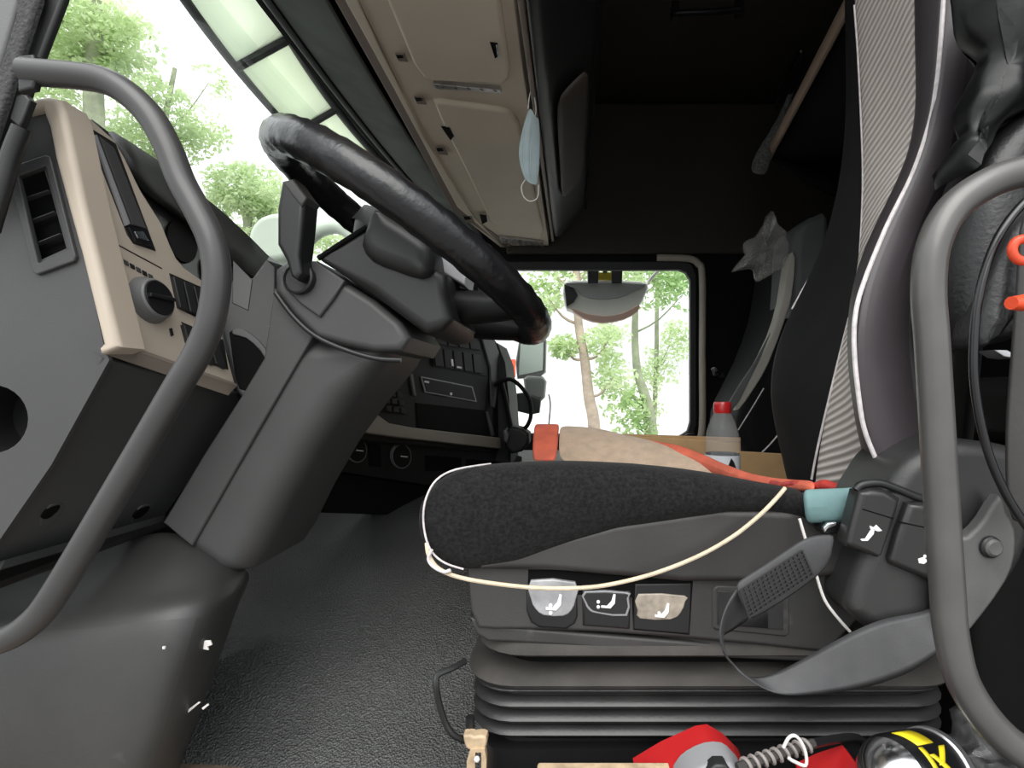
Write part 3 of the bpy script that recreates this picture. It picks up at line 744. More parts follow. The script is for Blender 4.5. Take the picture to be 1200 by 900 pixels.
for (x, y, rx, ry) in ((419, 528, 11.5, 14.5), (471, 535, 11.5, 14.5)):
    kr = ldp('dial', ell(x, y, rx, ry, 28), 'knob_grey', 0.006, 0.02, 0.001)
    quad_plate('dial_face', ell(x + 0.4, y, rx - 1.3, ry - 1.4, 28), 0, 'dash_black', kr, LP, lift=0.0075, depth=0.004, r=0.001)
    quad_plate('pointer', [(x - 1, y - 1), (x + 7, y), (x + 7, y + 1.2), (x - 1, y + 0.4)], 0, 'icon_white', kr, LP, lift=0.0085, depth=0.002, r=0.0002)
for poly in ([(499, 534), (541, 537), (541, 552), (499, 552)], [(547, 538), (590, 541), (590, 553), (547, 552)], [(432, 520), (446, 521), (447, 548), (433, 546)]):
    ldp('slot', poly, 'void_black', 0.002, 0.003)
# side of the dash with its strap and knob
pp('side_cheek', [(575, 400), (583, 402), (592, 425), (597, 470), (600, 520), (598, 545), (575, 540), (578, 470)], 1.70, 0.25, 0.008, 'dash_dark', cd)
tube('strap', pts([(579, 452), (590, 446), (600, 445), (612, 455), (621, 470), (622, 488), (617, 500), (611, 503)], 1.66), 0.013, 'dash_black', cd, squash=0.5)
tube('strap', pts([(588, 448), (593, 470), (598, 495), (602, 515)], 1.67), 0.014, 'dash_black', cd, squash=0.5)
pp('side_knob', [(592, 505), (600, 499), (612, 502), (620, 508), (620, 520), (612, 529), (600, 532), (592, 524)], 1.62, 0.08, 0.012, 'dash_dark', cd)
pp('side_knob', [(589, 505), (593, 502), (597, 510), (594, 520), (590, 516)], 1.60, 0.05, 0.006, 'grey_plastic', cd)

# ================================================================== overhead console
OZ = 0.645
oc = thing('overhead_console', 'beige overhead console with two padded lids above the windscreen', 'console', (-0.2, 1.4, 0.63))
OP = Plane(Vector((0, 1, OZ)), Vector((1, 1, OZ)), Vector((0, 2, OZ)))
od = lambda nm, poly, m, par=None, lift=0.0, depth=0.02, r=0.003, **kw: quad_plate(nm, poly, 0, m, par or oc, OP, lift=lift, depth=depth, r=r, **kw)
od('panel', [(175, -434), (366, -52), (397, 0), (460, 113), (533, 248), (588, 291), (642, 298), (644, 294), (628, 180), (612, 75), (603, 0), (596, -52), (547, -434)], 'header_beige', depth=0.06)
od('front_trim', [(168, -434), (361, -52), (392, 0), (456, 113), (530, 246), (596, 293), (606, 293), (556, 258), (497, 163), (449, 62), (419, 0), (396, -52), (215, -434)], 'header_trim', lift=0.004, depth=0.02, r=0.002)
od('front_trim', [(185, -434), (373, -52), (404, 0), (462, 105), (536, 243), (584, 284), (556, 256), (496, 160), (447, 62), (418, 0), (395, -52), (213, -434)], 'header_beige', lift=0.007, depth=0.02, r=0.002)
l1 = od('lid', [(428, -52), (582, -52), (586, 0), (598, 84), (596, 94), (588, 100), (508, 96), (496, 92), (484, 76), (452, 0)], 'header_beige', lift=0.012, depth=0.02, r=0.009, seg=5)
l2 = od('lid', [(508, 122), (516, 121), (588, 131), (600, 135), (608, 146), (622, 205), (637, 270), (634, 281), (590, 273), (574, 258), (548, 205), (520, 150)], 'header_beige', lift=0.012, depth=0.02, r=0.009, seg=5)
od('latch', [(574, 50), (583, 51), (585, 66), (580, 69)], 'void_black', l1, lift=0.0135, depth=0.003, r=0.001)
od('latch', [(581, 53), (583, 53), (585, 66), (583, 67)], 'chrome', l1, lift=0.0145, depth=0.003, r=0.0005)
for poly in ([(517, 149), (527, 150), (532, 160), (528, 165)], [(562, 252), (570, 253), (571, 260), (565, 263)]):
    od('latch', poly, 'void_black', l2, lift=0.0135, depth=0.003, r=0.001)
for (x, y) in ((470, 69), (492, 119), (517, 178), (549, 258)):
    od('clip', [(x - 7, y - 5), (x + 4, y - 5), (x + 8, y + 4), (x - 3, y + 3)], 'header_trim', lift=0.0075, depth=0.003, r=0.001)
    od('clip', [(x - 6, y - 4), (x + 1, y - 4), (x + 3, y - 1), (x - 4, y)], 'void_black', lift=0.0085, depth=0.003, r=0.0005)
for poly, n in (([(508, 99), (586, 106), (588, 109), (511, 104)], 5), ([(585, 278), (637, 284), (637, 289), (587, 285)], 7)):
    od('lamp_strip', poly, 'silver', lift=0.010, depth=0.012, r=0.001)
    for k in range(n):
        t = (k + 0.4) / n
        a = Vector(poly[0] + (0,)).lerp(Vector(poly[1] + (0,)), t); b = Vector(poly[3] + (0,)).lerp(Vector(poly[2] + (0,)), t)
        od('lamp_mark', [(a.x + 1, a.y + 1), (a.x + 4, a.y + 1.2), (b.x + 4, b.y - 0.6), (b.x + 1, b.y - 0.8)], 'header_trim', lift=0.0115, depth=0.003, r=0.0003)
# dark fascia above the lids
def fz(y, t):
    return Vector((-0.088 + 0.10 * t + 0.03 * t * t, y, OZ - 0.004 + 0.13 * t))
ysf = [0.42, 0.75, 1.1, 1.4, 1.7, 2.0, 2.28]
patch('shelf_fascia', [[fz(y, t) for y in ysf] for t in (0, 0.25, 0.5, 0.75, 1.0)], 'black_plastic', oc, thick=0.03, off=1, smooth=1)
patch('shelf_fascia', [[fz(y, 1.0), fz(y, 1.0) + Vector((-0.02, 0, 0.30)), fz(y, 1.0) + Vector((-0.02, 0, 0.55))] for y in ysf], 'wall_black', oc, thick=0.02, off=1, smooth=0)
patch('storage_flap', [[fz(y, t) + Vector((0.034, 0, -0.026)) for y in (1.16, 1.35, 1.6, 1.8)] for t in (0.16, 0.35, 0.58, 0.76)], 'flap_brown', oc, thick=0.012, off=0, smooth=1)
tube('fascia_edge', [fz(y, 0) + Vector((0.003, 0, -0.003)) for y in ysf], 0.006, 'header_trim', oc)

# ================================================================== face mask hung on the console
mk = thing('face_mask', 'pale blue face mask hung from the overhead console', 'mask', P(622, 236, 1.15))
MY = 1.15
patch('cloth', [pts([(619, 127), (612, 150), (607, 175), (609, 195), (616, 213)], MY), pts([(623, 126), (619, 150), (616, 178), (618, 200), (623, 216)], MY - 0.012), pts([(628, 138), (627, 155), (626, 180), (627, 202), (628, 217)], MY - 0.006), pts([(632, 137), (633, 155), (633, 180), (632, 202), (630, 218)], MY + 0.004)], 'mask_blue', mk, thick=0.002, cols=8, smooth=2)
for pl_ in ([(615, 150), (612, 172), (613, 195), (619, 212)], [(624, 140), (622, 170), (622, 198), (625, 214)]):
    tube('pleat', pts(pl_, MY - 0.0135), [0.0006, 0.0016, 0.0016, 0.0006], 'mask_blue', mk, sides=6)
tube('ear_loop', pts([(619, 128), (620, 116), (623, 104), (626, 113), (628, 128), (627, 138)], MY), 0.0013, 'ivory', mk, sides=6)
tube('ear_loop', pts([(616, 210), (611, 219), (614, 231), (622, 236), (630, 231), (631, 217)], MY), 0.0013, 'ivory', mk, sides=6)

# ================================================================== driver seat
SY = 0.575
SHEAR = lambda p: Vector((p.x, p.y, p.z - max(0, p.y - 0.60) * 0.17))
seat = thing('driver_seat', 'black air suspension driver seat with a tall ribbed backrest', 'seat', (0.15, 0.8, FLOOR_Z + 0.005))
def rrect(x0, x1, y0, y1, r, z, n=6):
    out = []
    for cx, cy, a0 in ((x1 - r, y1 - r, 0), (x0 + r, y1 - r, 90), (x0 + r, y0 + r, 180), (x1 - r, y0 + r, 270)):
        for k in range(n + 1):
            a = math.radians(a0 + 90 * k / n)
            out.append(Vector((cx + r * math.cos(a), cy + r * math.sin(a), z)))
    return out
def loftz(name, secs, m, parent):
    N = len(secs[0]); verts = [p for s in secs for p in s]; faces = []
    for l in range(len(secs) - 1):
        for i in range(N):
            j = (i + 1) % N
            faces.append((l * N + i, l * N + j, (l + 1) * N + j, (l + 1) * N + i))
    faces.append(tuple(range(N))); faces.append(tuple((len(secs) - 1) * N + i for i in range(N)))
    return finish(name, verts, faces, m, parent, angle=60)
# bellows: four rounded ridges
secs = []
zr = [-0.335, -0.352, -0.3685, -0.384]
x0, x1, y0, y1 = -0.118, 0.432, 0.585, 1.02
for z in zr:
    for dz, g in ((0.0065, 0.012), (0.004, 0.003), (0.0, 0.0), (-0.004, 0.003), (-0.0065, 0.012)):
        secs.append(rrect(x0 + g, x1 - g, y0 + g, y1 - g, 0.05, z + dz))
secs.append(rrect(x0 + 0.02, x1, y0 + 0.02, y1, 0.05, -0.40))
loftz('bellows', secs, 'bellows_rubber', seat)
loftz('bellows_flange', [rrect(x0 - 0.004, x1 + 0.01, y0 - 0.004, y1, 0.06, -0.330), rrect(x0 - 0.006, x1 + 0.012, y0 - 0.006, y1, 0.06, -0.326), rrect(x0 + 0.0, x1 + 0.01, y0 + 0.001, y1, 0.055, -0.320), rrect(x0 + 0.012, x1, y0 + 0.02, y1, 0.05, -0.3175), rrect(x0 + 0.025, x1, y0 + 0.045, y1, 0.05, -0.316)], 'dusty_ledge', seat)
loftz('neck', [rrect(x0 + 0.03, x1, y0 + 0.028, y1, 0.05, -0.32), rrect(x0 + 0.03, x1, y0 + 0.028, y1, 0.05, -0.28)], 'void_black', seat)  # black core, its colour stands in for the overhang shadow above the flange
loftz('seat_pan', [rrect(-0.108, 0.40, 0.585, 1.03, 0.06, -0.297), rrect(-0.112, 0.41, 0.578, 1.03, 0.06, -0.292), rrect(-0.110, 0.41, 0.580, 1.03, 0.06, -0.284), rrect(-0.104, 0.41, 0.59, 1.03, 0.06, -0.274)], 'dusty_ledge', seat)
loftz('foot', [rrect(-0.10, 0.40, 0.60, 1.0, 0.02, FLOOR_Z + 0.004), rrect(-0.10, 0.40, 0.60, 1.0, 0.02, -0.41), rrect(-0.085, 0.39, 0.612, 1.0, 0.02, -0.408), rrect(-0.085, 0.39, 0.612, 1.0, 0.02, -0.395)], 'black_plastic', seat)
# switch panel
pp('base_panel', [(546, 652), (620, 636), (800, 630), (990, 640), (1010, 720), (968, 764), (880, 754), (800, 747), (700, 740), (620, 737), (580, 737), (560, 735), (552, 715)], SY, 0.40, 0.005, 'seat_plastic', seat, seg=4)
pp('base_panel', [(551, 722), (580, 732), (700, 742), (800, 750), (968, 765), (968, 776), (800, 768), (680, 757), (600, 752), (572, 751), (558, 742)], SY + 0.006, 0.36, 0.004, 'seat_plastic', seat)
pp('recess', [(619, 667), (680, 668), (812, 676), (812, 683), (808, 744), (742, 738), (740, 700), (618, 694)], SY - 0.0005, 0.004, 0.001, 'void_black', seat)
sw1 = pp('seat_switch', [(617, 692), (676, 692), (677, 722), (674, 730), (664, 737), (632, 735), (622, 729), (617, 716)], SY - 0.003, 0.02, 0.003, 'black_plastic', seat)
pp('window', [(622, 680), (674, 682), (675, 702), (670, 715), (660, 722), (637, 721), (627, 713), (622, 702)], SY - 0.0045, 0.01, 0.002, 'pale_switch', sw1, smooth=2)
sw2 = pp('seat_switch', [(682, 691), (739, 692), (738, 737), (683, 733)], SY - 0.003, 0.02, 0.003, 'black_plastic', seat)
pp('window', [(685, 693), (735, 694), (737, 700), (735, 722), (700, 719), (690, 715), (685, 706)], SY - 0.0045, 0.01, 0.0015, 'grey_light', sw2, smooth=2)
pp('window', [(687, 694.5), (733, 695.5), (734.5, 701), (733, 719.5), (701, 717), (692, 713), (687, 705)], SY - 0.0052, 0.01, 0.001, 'dark_plastic', sw2, smooth=2)
sw3 = pp('seat_switch', [(744, 684), (810, 683), (808, 743), (742, 737)], SY - 0.003, 0.02, 0.002, 'black_plastic', seat)
pp('window', [(748, 696), (802, 698), (803, 705), (798, 718), (786, 726), (750, 725), (747, 715)], SY - 0.0045, 0.01, 0.0015, 'worn_switch', sw3, smooth=2)
def seat_icon(x, y, par, s=1.0, extra=None, Yd=SY - 0.0062):
    pp('icon', [(x - 10 * s, y + 2 * s), (x - 2 * s, y + 2.5 * s), (x + 4 * s, y - 4 * s), (x + 7 * s, y - 14 * s), (x + 10 * s, y - 13 * s), (x + 9 * s, y - 1 * s), (x + 3 * s, y + 6 * s), (x - 10 * s, y + 5 * s)], Yd, 0.003, 0.0002, 'icon_white', par, seg=1)
    for (a, b) in (extra or []):
        pp('icon', ell(x + a * s, y + b * s, 2.4 * s, 2.4 * s, 10), Yd, 0.003, 0.0002, 'icon_white', par, seg=1)
seat_icon(649, 710, sw1, 0.95, [(-4, 0), (-4, 9)])
seat_icon(713, 708, sw2, 0.85, [(-14, -3), (-14, 4)])
seat_icon(776, 719, sw3, 0.85, [(-4, 0)])
# recessed frame under the belt
pp('side_socket', [(834, 690), (840, 685), (852, 685), (924, 690), (925, 742), (920, 746), (838, 738), (834, 734)], SY - 0.002, 0.01, 0.003, 'seat_plastic', seat)
pp('side_socket', [(841, 692), (918, 698), (918, 738), (841, 732)], SY - 0.0035, 0.006, 0.001, 'bellows_rubber', seat)
pp('side_socket', [(862, 705), (900, 715), (900, 736), (862, 733)], SY - 0.005, 0.006, 0.001, 'gloss_black', seat)
# leather skirt
pp('skirt', [(560, 652), (600, 642), (720, 612), (840, 594), (945, 598), (1000, 602), (1000, 670), (940, 680), (860, 681), (800, 681), (720, 674), (640, 667), (590, 667), (562, 666)], SY - 0.0125, 0.42, 0.009, 'skirt_leather', seat, seg=5, shear=SHEAR)
# cushion in fabric
CT = [(493.2, 600), (495, 588), (503, 570), (518, 558), (535, 550), (575, 544), (620, 542), (660, 541), (700, 542), (750, 545), (800, 550), (840, 556), (895, 567), (940, 575)]
CB = [(493.2, 604), (495, 618), (500, 638), (510, 654), (525, 664), (543, 668), (579, 668), (615, 659), (660, 641), (720, 620), (800, 608), (850, 599), (910, 601), (942, 611)]
def at_x(pl, x):
    for a, b in zip(pl, pl[1:]):
        if a[0] <= x <= b[0]: return a[1] + (b[1] - a[1]) * (x - a[0]) / max(b[0] - a[0], 1e-9)
    return pl[-1][1] if x > pl[-1][0] else pl[0][1]
cxs = [493.3, 494.5, 497, 501, 506, 513, 522, 535, 550, 570] + [590 + 17.5 * k for k in range(20)] + [939]
crow = []
for x in cxs:
    t, b = P(x, at_x(CT, x), 0.575), P(x, at_x(CB, x), 0.575)
    X = t.x; h = t.z - b.z; e = min(1.0, h / 0.04)
    sec = [(0.62, 0.02), (0.585, 0.0), (0.5645, 0.03), (0.5575, 0.14), (0.5535, 0.32), (0.5525, 0.5), (0.554, 0.68), (0.559, 0.84), (0.570, 0.95), (0.588, 1.0), (0.64, 0.99), (0.72, 0.96), (0.85, 0.93), (0.96, 0.88), (1.01, 0.7), (1.02, 0.4), (0.99, 0.1), (0.9, 0.02)]
    r_ = []
    for (y, q) in sec:
        yy = 0.60 + (y - 0.60) * (0.35 + 0.65 * e) if y < 0.6 else y
        w = noise.noise(Vector((x * 0.03, y * 9, q * 3))) * 0.0025 + 0.0016 * math.sin(x * 0.11 - q * 9) * max(0, 0.55 - q) * (1 if 580 < x < 760 else 0.2)
        r_.append(SHEAR(Vector((X, yy - w, b.z + h * q))))
    crow.append(r_ + [r_[0]])
subsurf(patch('cushion', crow, 'fabric_black', seat, thick=0, smooth=0), 2)
pp('cushion_core', [(560, 560), (900, 575), (1040, 580), (1040, 640), (900, 640), (580, 660)], SY + 0.03, 0.38, 0.01, 'leather_grey', seat, shear=SHEAR)
tube('piping', pts([(575, 543.5, .60), (535, 550, .565), (512, 562, .553), (500, 582, .55), (496, 605, .55), (499, 630, .55), (507, 648, .55), (522, 660, .552), (543, 667, .556)], 0.55), 0.0011, 'white_thread', seat, sides=6)
# recliner cover with two rocker buttons
rc = pp('recliner_cover', [(1000, 582), (989, 625), (980, 645), (968, 685), (975, 703), (1000, 720), (1033, 724), (1070, 714), (1120, 690), (1158, 640), (1173, 580), (1170, 530), (1150, 519), (1120, 513), (1077, 512), (1035, 530), (1014, 557)], 0.52, 0.09, 0.016, 'recliner_grey', seat, seg=6, smooth=3, sil=0.05)
tube('cover_groove', pts([(1003, 574), (1010, 568), (1030, 566), (1052, 573), (1080, 584), (1120, 592)], 0.5195), 0.004, 'black_plastic', rc)
b1 = pp('rocker_button', [(1005, 576), (1018, 572), (1034, 573), (1054, 583), (1046, 612), (1032, 650), (1027, 653), (992, 641), (990, 634)], 0.510, 0.02, 0.007, 'button_black', rc)
b2 = pp('rocker_button', [(1062, 589), (1078, 588), (1110, 594), (1110, 680), (1090, 681), (1044, 662), (1041, 654), (1050, 622)], 0.510, 0.02, 0.007, 'button_black', rc)
pp('button_seam', [(1011, 596), (1047, 607), (1047, 608.5), (1011, 597.5)], 0.5096, 0.002, 0.0002, 'void_black', b1, seg=1)
pp('button_seam', [(1054, 611), (1105, 622), (1105, 623.5), (1054, 612.5)], 0.5096, 0.002, 0.0002, 'void_black', b2, seg=1)
for poly in ([(1008, 632), (1014, 631), (1021, 620), (1025, 620), (1024, 626), (1017, 634), (1010, 634)], [(1019, 616), (1024, 618), (1027, 615), (1029, 617), (1034, 622), (1029, 623), (1024, 621), (1020, 620)]):
    pp('icon', poly, 0.5094, 0.003, 0.0002, 'icon_white', b1, seg=1)
for poly in ([(1076, 655), (1082, 653), (1088, 657), (1083, 661), (1077, 660)], ell(1084, 652, 2, 2, 8)):
    pp('icon', poly, 0.5094, 0.003, 0.0002, 'icon_white', b2, seg=1)

# backrest: near bolster, ribbed middle, far wing
NB = 12
pipe = pts([(1108, -60, .60), (1106, 0, .60), (1102, 60, .60), (1098, 100, .60), (1090, 145, .60), (1070, 205, .595), (1039, 268, .59), (1012, 335, .585), (1003, 372, .58), (1002, 410, .58), (1006, 455, .58), (1013, 500, .58), (1027, 537, .58), (1042, 570, .58)], .6)
SR = pts([(1068, -60), (1070, 0), (1072, 77), (1076, 140), (1070, 180), (1048, 226), (1024, 270), (1004, 318), (997, 360), (997, 395), (1000, 433), (1007, 490), (1015, 537), (1026, 580)], .66)
SL = pts([(998, -60), (1000, 0), (1004, 38), (1008, 107), (1010, 172), (1010, 238), (1007, 307), (995, 373), (980, 430), (967, 483), (960, 520), (950, 580)], .84)
FE = pts([(998, -60), (997, 0), (996, 127), (990, 192), (979, 245), (962, 299), (940, 341), (923, 370), (907, 407), (899, 440), (900, 467), (908, 500), (916, 530), (928, 580)], .98)
NE = pts([(1145, -60), (1146, 0), (1148, 60), (1142, 120), (1130, 180), (1105, 250), (1080, 310), (1068, 350), (1066, 400), (1072, 450), (1082, 500), (1092, 540), (1098, 575)], .62)
def mid(a, b, t, push):
    A = resample(catmull([tuple(p) for p in a], 6), NB); B = resample(catmull([tuple(p) for p in b], 6), NB)
    return [p.lerp(q, t) + Vector(push) for p, q in zip(A, B)]
patch('near_bolster', [mid(NE, NE, 0, (0.05, 0.02, 0)), NE, mid(pipe, NE, 0.5, (-0.008, -0.022, 0)), mid(pipe, pipe, 0, (0.002, -0.004, 0)), pipe], 'leather_purple', seat, thick=0.01, off=0, cols=NB, smooth=2)
patch('near_bolster', [pipe, mid(pipe, SR, 0.45, (-0.006, 0, 0)), SR, mid(SR, SR, 0, (0.03, 0.01, 0))], 'leather_purple', seat, thick=0.008, off=0, cols=NB, smooth=2)
patch('ribbed_middle', [mid(SR, SR, 0, (0.02, -0.01, 0)), mid(SR, SL, 0.05, (0.012, 0, 0)), mid(SR, SL, 0.5, (0.016, 0, 0)), mid(SR, SL, 0.96, (0.004, 0, 0)), mid(SL, SL, 0, (0.012, 0.01, 0))], 'ribbed_cloth', seat, thick=0.012, off=0, cols=NB, smooth=2)
patch('far_wing', [mid(SL, SL, 0, (0.01, -0.004, 0)), SL, mid(SL, FE, 0.5, (-0.012, 0, 0)), FE, mid(FE, FE, 0, (0.012, 0.012, 0)), mid(FE, FE, 0, (0.06, 0.02, 0))], 'wing_black', seat, thick=0.01, off=0, cols=NB, smooth=2)
tube('piping', [p + Vector((-0.003, -0.004, 0)) for p in pipe], 0.0026, 'white_thread', seat, sides=8)
tube('piping', pts([(1001, 6), (1005, 60), (1009, 140), (1011, 200), (1010, 250), (1007, 305)], .832), 0.0014, 'white_thread', seat, sides=6)
tube('piping', pts([(995, 372), (981, 428), (968, 482), (957, 530), (951, 562)], .832), 0.0018, 'white_thread', seat, sides=6)
tube('piping', pts([(994, 150), (990, 190), (979, 244), (962, 299), (940, 340), (928, 362)], .978), 0.0016, 'white_thread', seat, sides=6)
tube('piping', [p + Vector((0.004, 0.004, 0)) for p in pipe[7:]], 0.0016, 'void_black', seat, sides=6)
patch('back_shell', [[P(1150, -60, .64) + Vector((0.02, 0, 0)), P(1150, 300, .64), P(1120, 600, .64)], [P(1150, -60, .80) + Vector((0.14, 0, 0)), P(1120, 300, .8), P(1090, 600, .8)], [P(1080, -60, 1.0), P(1040, 300, 1.0), P(1000, 600, 1.0)]], 'wing_black', seat, thick=0.02, off=1, cols=6, smooth=1)
# folded armrest
pp('armrest', [(1112, 225), (1128, 192), (1150, 165), (1200, 132), (1260, 120), (1270, 220), (1215, 290), (1180, 345), (1160, 395), (1130, 408), (1106, 404), (1098, 370), (1100, 300)], 0.50, 0.08, 0.026, 'leather_black', seat, seg=6, smooth=3, back=True, wobble=0.004, wscale=22, fan=8, sil=0.05)
pp('armrest_strap', [(1188, 262), (1230, 240), (1230, 330), (1200, 360), (1160, 402), (1143, 402), (1150, 360), (1168, 305)], 0.485, 0.04, 0.014, 'leather_black', seat, seg=5, smooth=3, wobble=0.004, wscale=40, fan=4)
pp('armrest_pivot', [(1164, 410), (1180, 410), (1190, 416), (1190, 420), (1176, 418)], 0.49, 0.02, 0.001, 'silver', seat)
pp('back_hinge', [(1052, 380), (1070, 330), (1110, 330), (1120, 520), (1060, 520), (1056, 440)], 0.60, 0.05, 0.01, 'dark_plastic', seat)

# ================================================================== cords, belt and bits on the seat
ec = tube('elastic_cord', pts([(500, 636, .552), (503, 652, .548), (515, 667, .548), (540, 677, .55), (580, 684, .552), (630, 689, .553), (680, 689, .553), (720, 684, .552), (770, 671, .551), (820, 651, .55), (860, 628, .55), (890, 604, .549), (908, 586, .549), (920, 572, .556)], 0.55), 0.0022, 'cord_cream', None, n=6, sides=8)
tag(ec, 'cream elastic cord slung below the seat cushion', 'cord')
e2 = tube('elastic_cord', pts([(506, 644), (502, 655), (508, 664), (520, 670), (528, 668)], 0.545), 0.0018, 'white_thread', None, sides=8)
tag(e2, 'short white loop of cord at the cushion front corner', 'cord')
e3 = tube('elastic_cord', pts([(937, 608), (941, 622), (948, 645), (956, 672), (966, 702), (980, 722), (996, 740)], 0.546), 0.0016, 'ivory', None, sides=8)
tag(e3, 'thin white cord hanging behind the buckle strap', 'cord')
tc_ = patch('teal_cloth', [pts([(938, 574), (960, 573), (985, 572), (1003, 571)], .552), pts([(940, 592), (962, 592), (985, 592), (999, 590)], .546), pts([(942, 610), (962, 610), (985, 609), (996, 607)], .552)], 'teal_cloth', thick=0.01, off=1, cols=8, smooth=2)
tag(tc_, 'folded teal cloth tucked behind the black seat cushion', 'cloth')

belt = thing('seat_belt', 'grey webbing seat belt looped beside the seat base', 'seat belt', P(960, 815, 0.50))
patch('webbing', [pts([(1130, 690, .515), (1087, 712, .515), (1033, 723, .515), (993, 740, .515), (940, 770, .52), (905, 788, .522), (878, 793, .524), (857, 779, .522), (846, 764, .515), (842, 742, .505), (848, 716, .505), (860, 692, .51), (880, 668, .515)], .51),
                 pts([(1130, 745, .50), (1097, 770, .50), (1060, 794, .50), (1007, 810, .50), (945, 816, .505), (912, 814, .508), (884, 801, .51), (860, 782, .515), (850, 766, .52), (847, 745, .53), (852, 745, .535), (866, 736, .535), (880, 728, .53)], .51)], 'belt_web', belt, thick=0.002, cols=40, off=0, smooth=1)
patch('stitched_end', [pts([(859, 684), (900, 658), (942, 630), (960, 626), (980, 625)], .508), pts([(868, 706), (908, 682), (950, 656), (965, 652), (976, 640)], .506), pts([(878, 729), (920, 704), (958, 676), (970, 662), (974, 648)], .508)], 'belt_web', belt, thick=0.003, cols=10, off=0, smooth=1)
for k in range(15):
    t = k / 14
    a = Vector((867, 692)).lerp(Vector((940, 645)), t); b = Vector((878, 724)).lerp(Vector((953, 674)), t)
    tube('stitch', [P(a.x, a.y, .5045), P((a.x + b.x) / 2, (a.y + b.y) / 2, .5035), P(b.x, b.y, .5045)], 0.0011, 'belt_stitch', belt, n=1, sides=5)
for k in range(8):
    t = k / 7
    a = Vector((867, 692)).lerp(Vector((878, 724)), t); b = Vector((940, 645)).lerp(Vector((953, 674)), t)
    tube('stitch', [P(a.x, a.y, .5040), P((a.x + b.x) / 2, (a.y + b.y) / 2, .5030), P(b.x, b.y, .5040)], 0.0007, 'belt_stitch', belt, n=1, sides=5)
pp('buckle', [(962, 620), (968, 612), (982, 611), (986, 618), (978, 626), (966, 627)], 0.535, 0.02, 0.003, 'gloss_black', belt)
pp('buckle_tongue', [(965, 618), (970, 613), (980, 612), (980, 616), (970, 620), (966, 624)], 0.532, 0.004, 0.001, 'chrome', belt)
bp_ = pp('anchor_plate', [(1100, 645), (1132, 628), (1152, 607), (1170, 580), (1178, 600), (1188, 620), (1188, 650), (1178, 680), (1150, 720), (1125, 748), (1100, 760)], 0.50, 0.012, 0.004, 'belt_plate', belt, smooth=2)
lathe('bolt', P(1160.5, 641, 0.499), (0, -1, 0), [(0.0105, 0), (0.0100, 0.002), (0.0085, 0.003)], 'black_plastic', bp_)
lathe('bolt', P(1160.5, 640.5, 0.499), (0, -1, 0), [(0.0085, 0.002), (0.0082, 0.005), (0.006, 0.0068), (0.003, 0.0064)], 'belt_plate', bp_)


cb = tube('cable', pts([(1262, 205), (1225, 220), (1198, 240), (1172, 274), (1155, 315), (1145, 360), (1141, 410), (1142, 450), (1148, 490), (1158, 530), (1172, 565), (1190, 598), (1220, 640)], 0.42), 0.0034, 'gloss_black', None, n=6, sides=10)
tag(cb, 'black cable curving behind the right grab handle', 'cable')
st = patch('belt_strap', [pts([(1194, 240), (1190, 330), (1182, 430), (1176, 520), (1180, 620)], .47), pts([(1230, 240), (1226, 330), (1222, 430), (1218, 520), (1222, 620)], .46)], 'skirt_leather', thick=0.003, cols=8, smooth=1)
tag(st, 'dark vertical belt strap at the right edge beside the cable', 'strap')
hk = thing('plastic_hook', 'orange red plastic hook at the right edge by the cable', 'hook', P(1200, 366, 0.41))
hr = pts([(1199, 293)], .41)[0]
tube('ring', [hr + Vector((0.0085 * math.cos(t), 0, 0.0085 * math.sin(t))) for t in [2 * math.pi * k / 12 for k in range(13)]], 0.0036, 'orange_red', hk, sides=10)
tube('stem', [hr + Vector((0.012, 0, -0.004)), P(1218, 325, .41), P(1216, 345, .41), P(1203, 354, .41), P(1185, 355, .405)], [0.004, 0.004, 0.005, 0.0068, 0.0052], 'orange_red', hk, sides=10)

bag = pp('black_bag', [(1106, -60), (1108, 0), (1122, 45), (1142, 74), (1133, 105), (1122, 130), (1118, 160), (1105, 178), (1112, 215), (1130, 195), (1155, 165), (1200, 135), (1270, 110), (1270, -60)], 0.49, 0.05, 0.016, 'bag_black', None, sil=0.035, seg=5, smooth=3, back=True, wobble=0.022, wscale=18, fan=8)
tag(bag, 'black plastic bag hanging over the seat at top right', 'bag')

# ================================================================== things behind the seat
bb = thing('bunk_base', 'black lower bunk base behind the driver seat', 'bunk', (0.8, 1.3, FLOOR_Z))
box('body', (0.74, 0.52, FLOOR_Z + 0.001), (1.24, 1.75, -0.10), 'wall_black', bb, 0.02)
box('dark_filler', (0.47, 0.62, FLOOR_Z + 0.001), (0.739, 0.95, -0.14), 'wall_black', bb, 0.02)  # black box added to keep the corner beside the seat dark
box('mattress', (0.72, 0.50, -0.098), (1.24, 1.75, 0.02), 'wing_black', bb, 0.03)
ub = thing('upper_bunk', 'black upper bunk with a pale wooden front edge', 'bunk', P(950, 230, 1.6))
ua, uc = P(1000, -6, 1.25), P(899, 186, 1.92)
ub_d = (uc - ua)
edge = [ua - ub_d * 0.6, ua, ua + ub_d * 0.5, uc]
tube('front_edge', edge, 0.013, 'bunk_edge', ub, n=2, sides=10, squash=1.5)
ux = Vector((0.55, 0.10, -0.09))
patch('body', [[p + Vector((0.012, 0, 0.0)) for p in edge], [p + ux * 0.5 for p in edge], [p + ux for p in edge]], 'wall_black', ub, thick=0.05, off=1, smooth=0)
patch('side_flap', [[uc + Vector((0.01, 0.0, 0.0)), uc + Vector((0.14, 0.0, -0.09)), uc + Vector((0.35, 0, -0.19))], [uc + Vector((0.03, 0.03, 0.05)), uc + Vector((0.16, 0.03, -0.03)), uc + Vector((0.38, 0.03, -0.1))]], 'wall_black', ub, thick=0.01, smooth=0)
pc = thing('hanging_pouch', 'grey net pouch hung on the upper bunk edge', 'pouch', P(895, 205, 1.88))
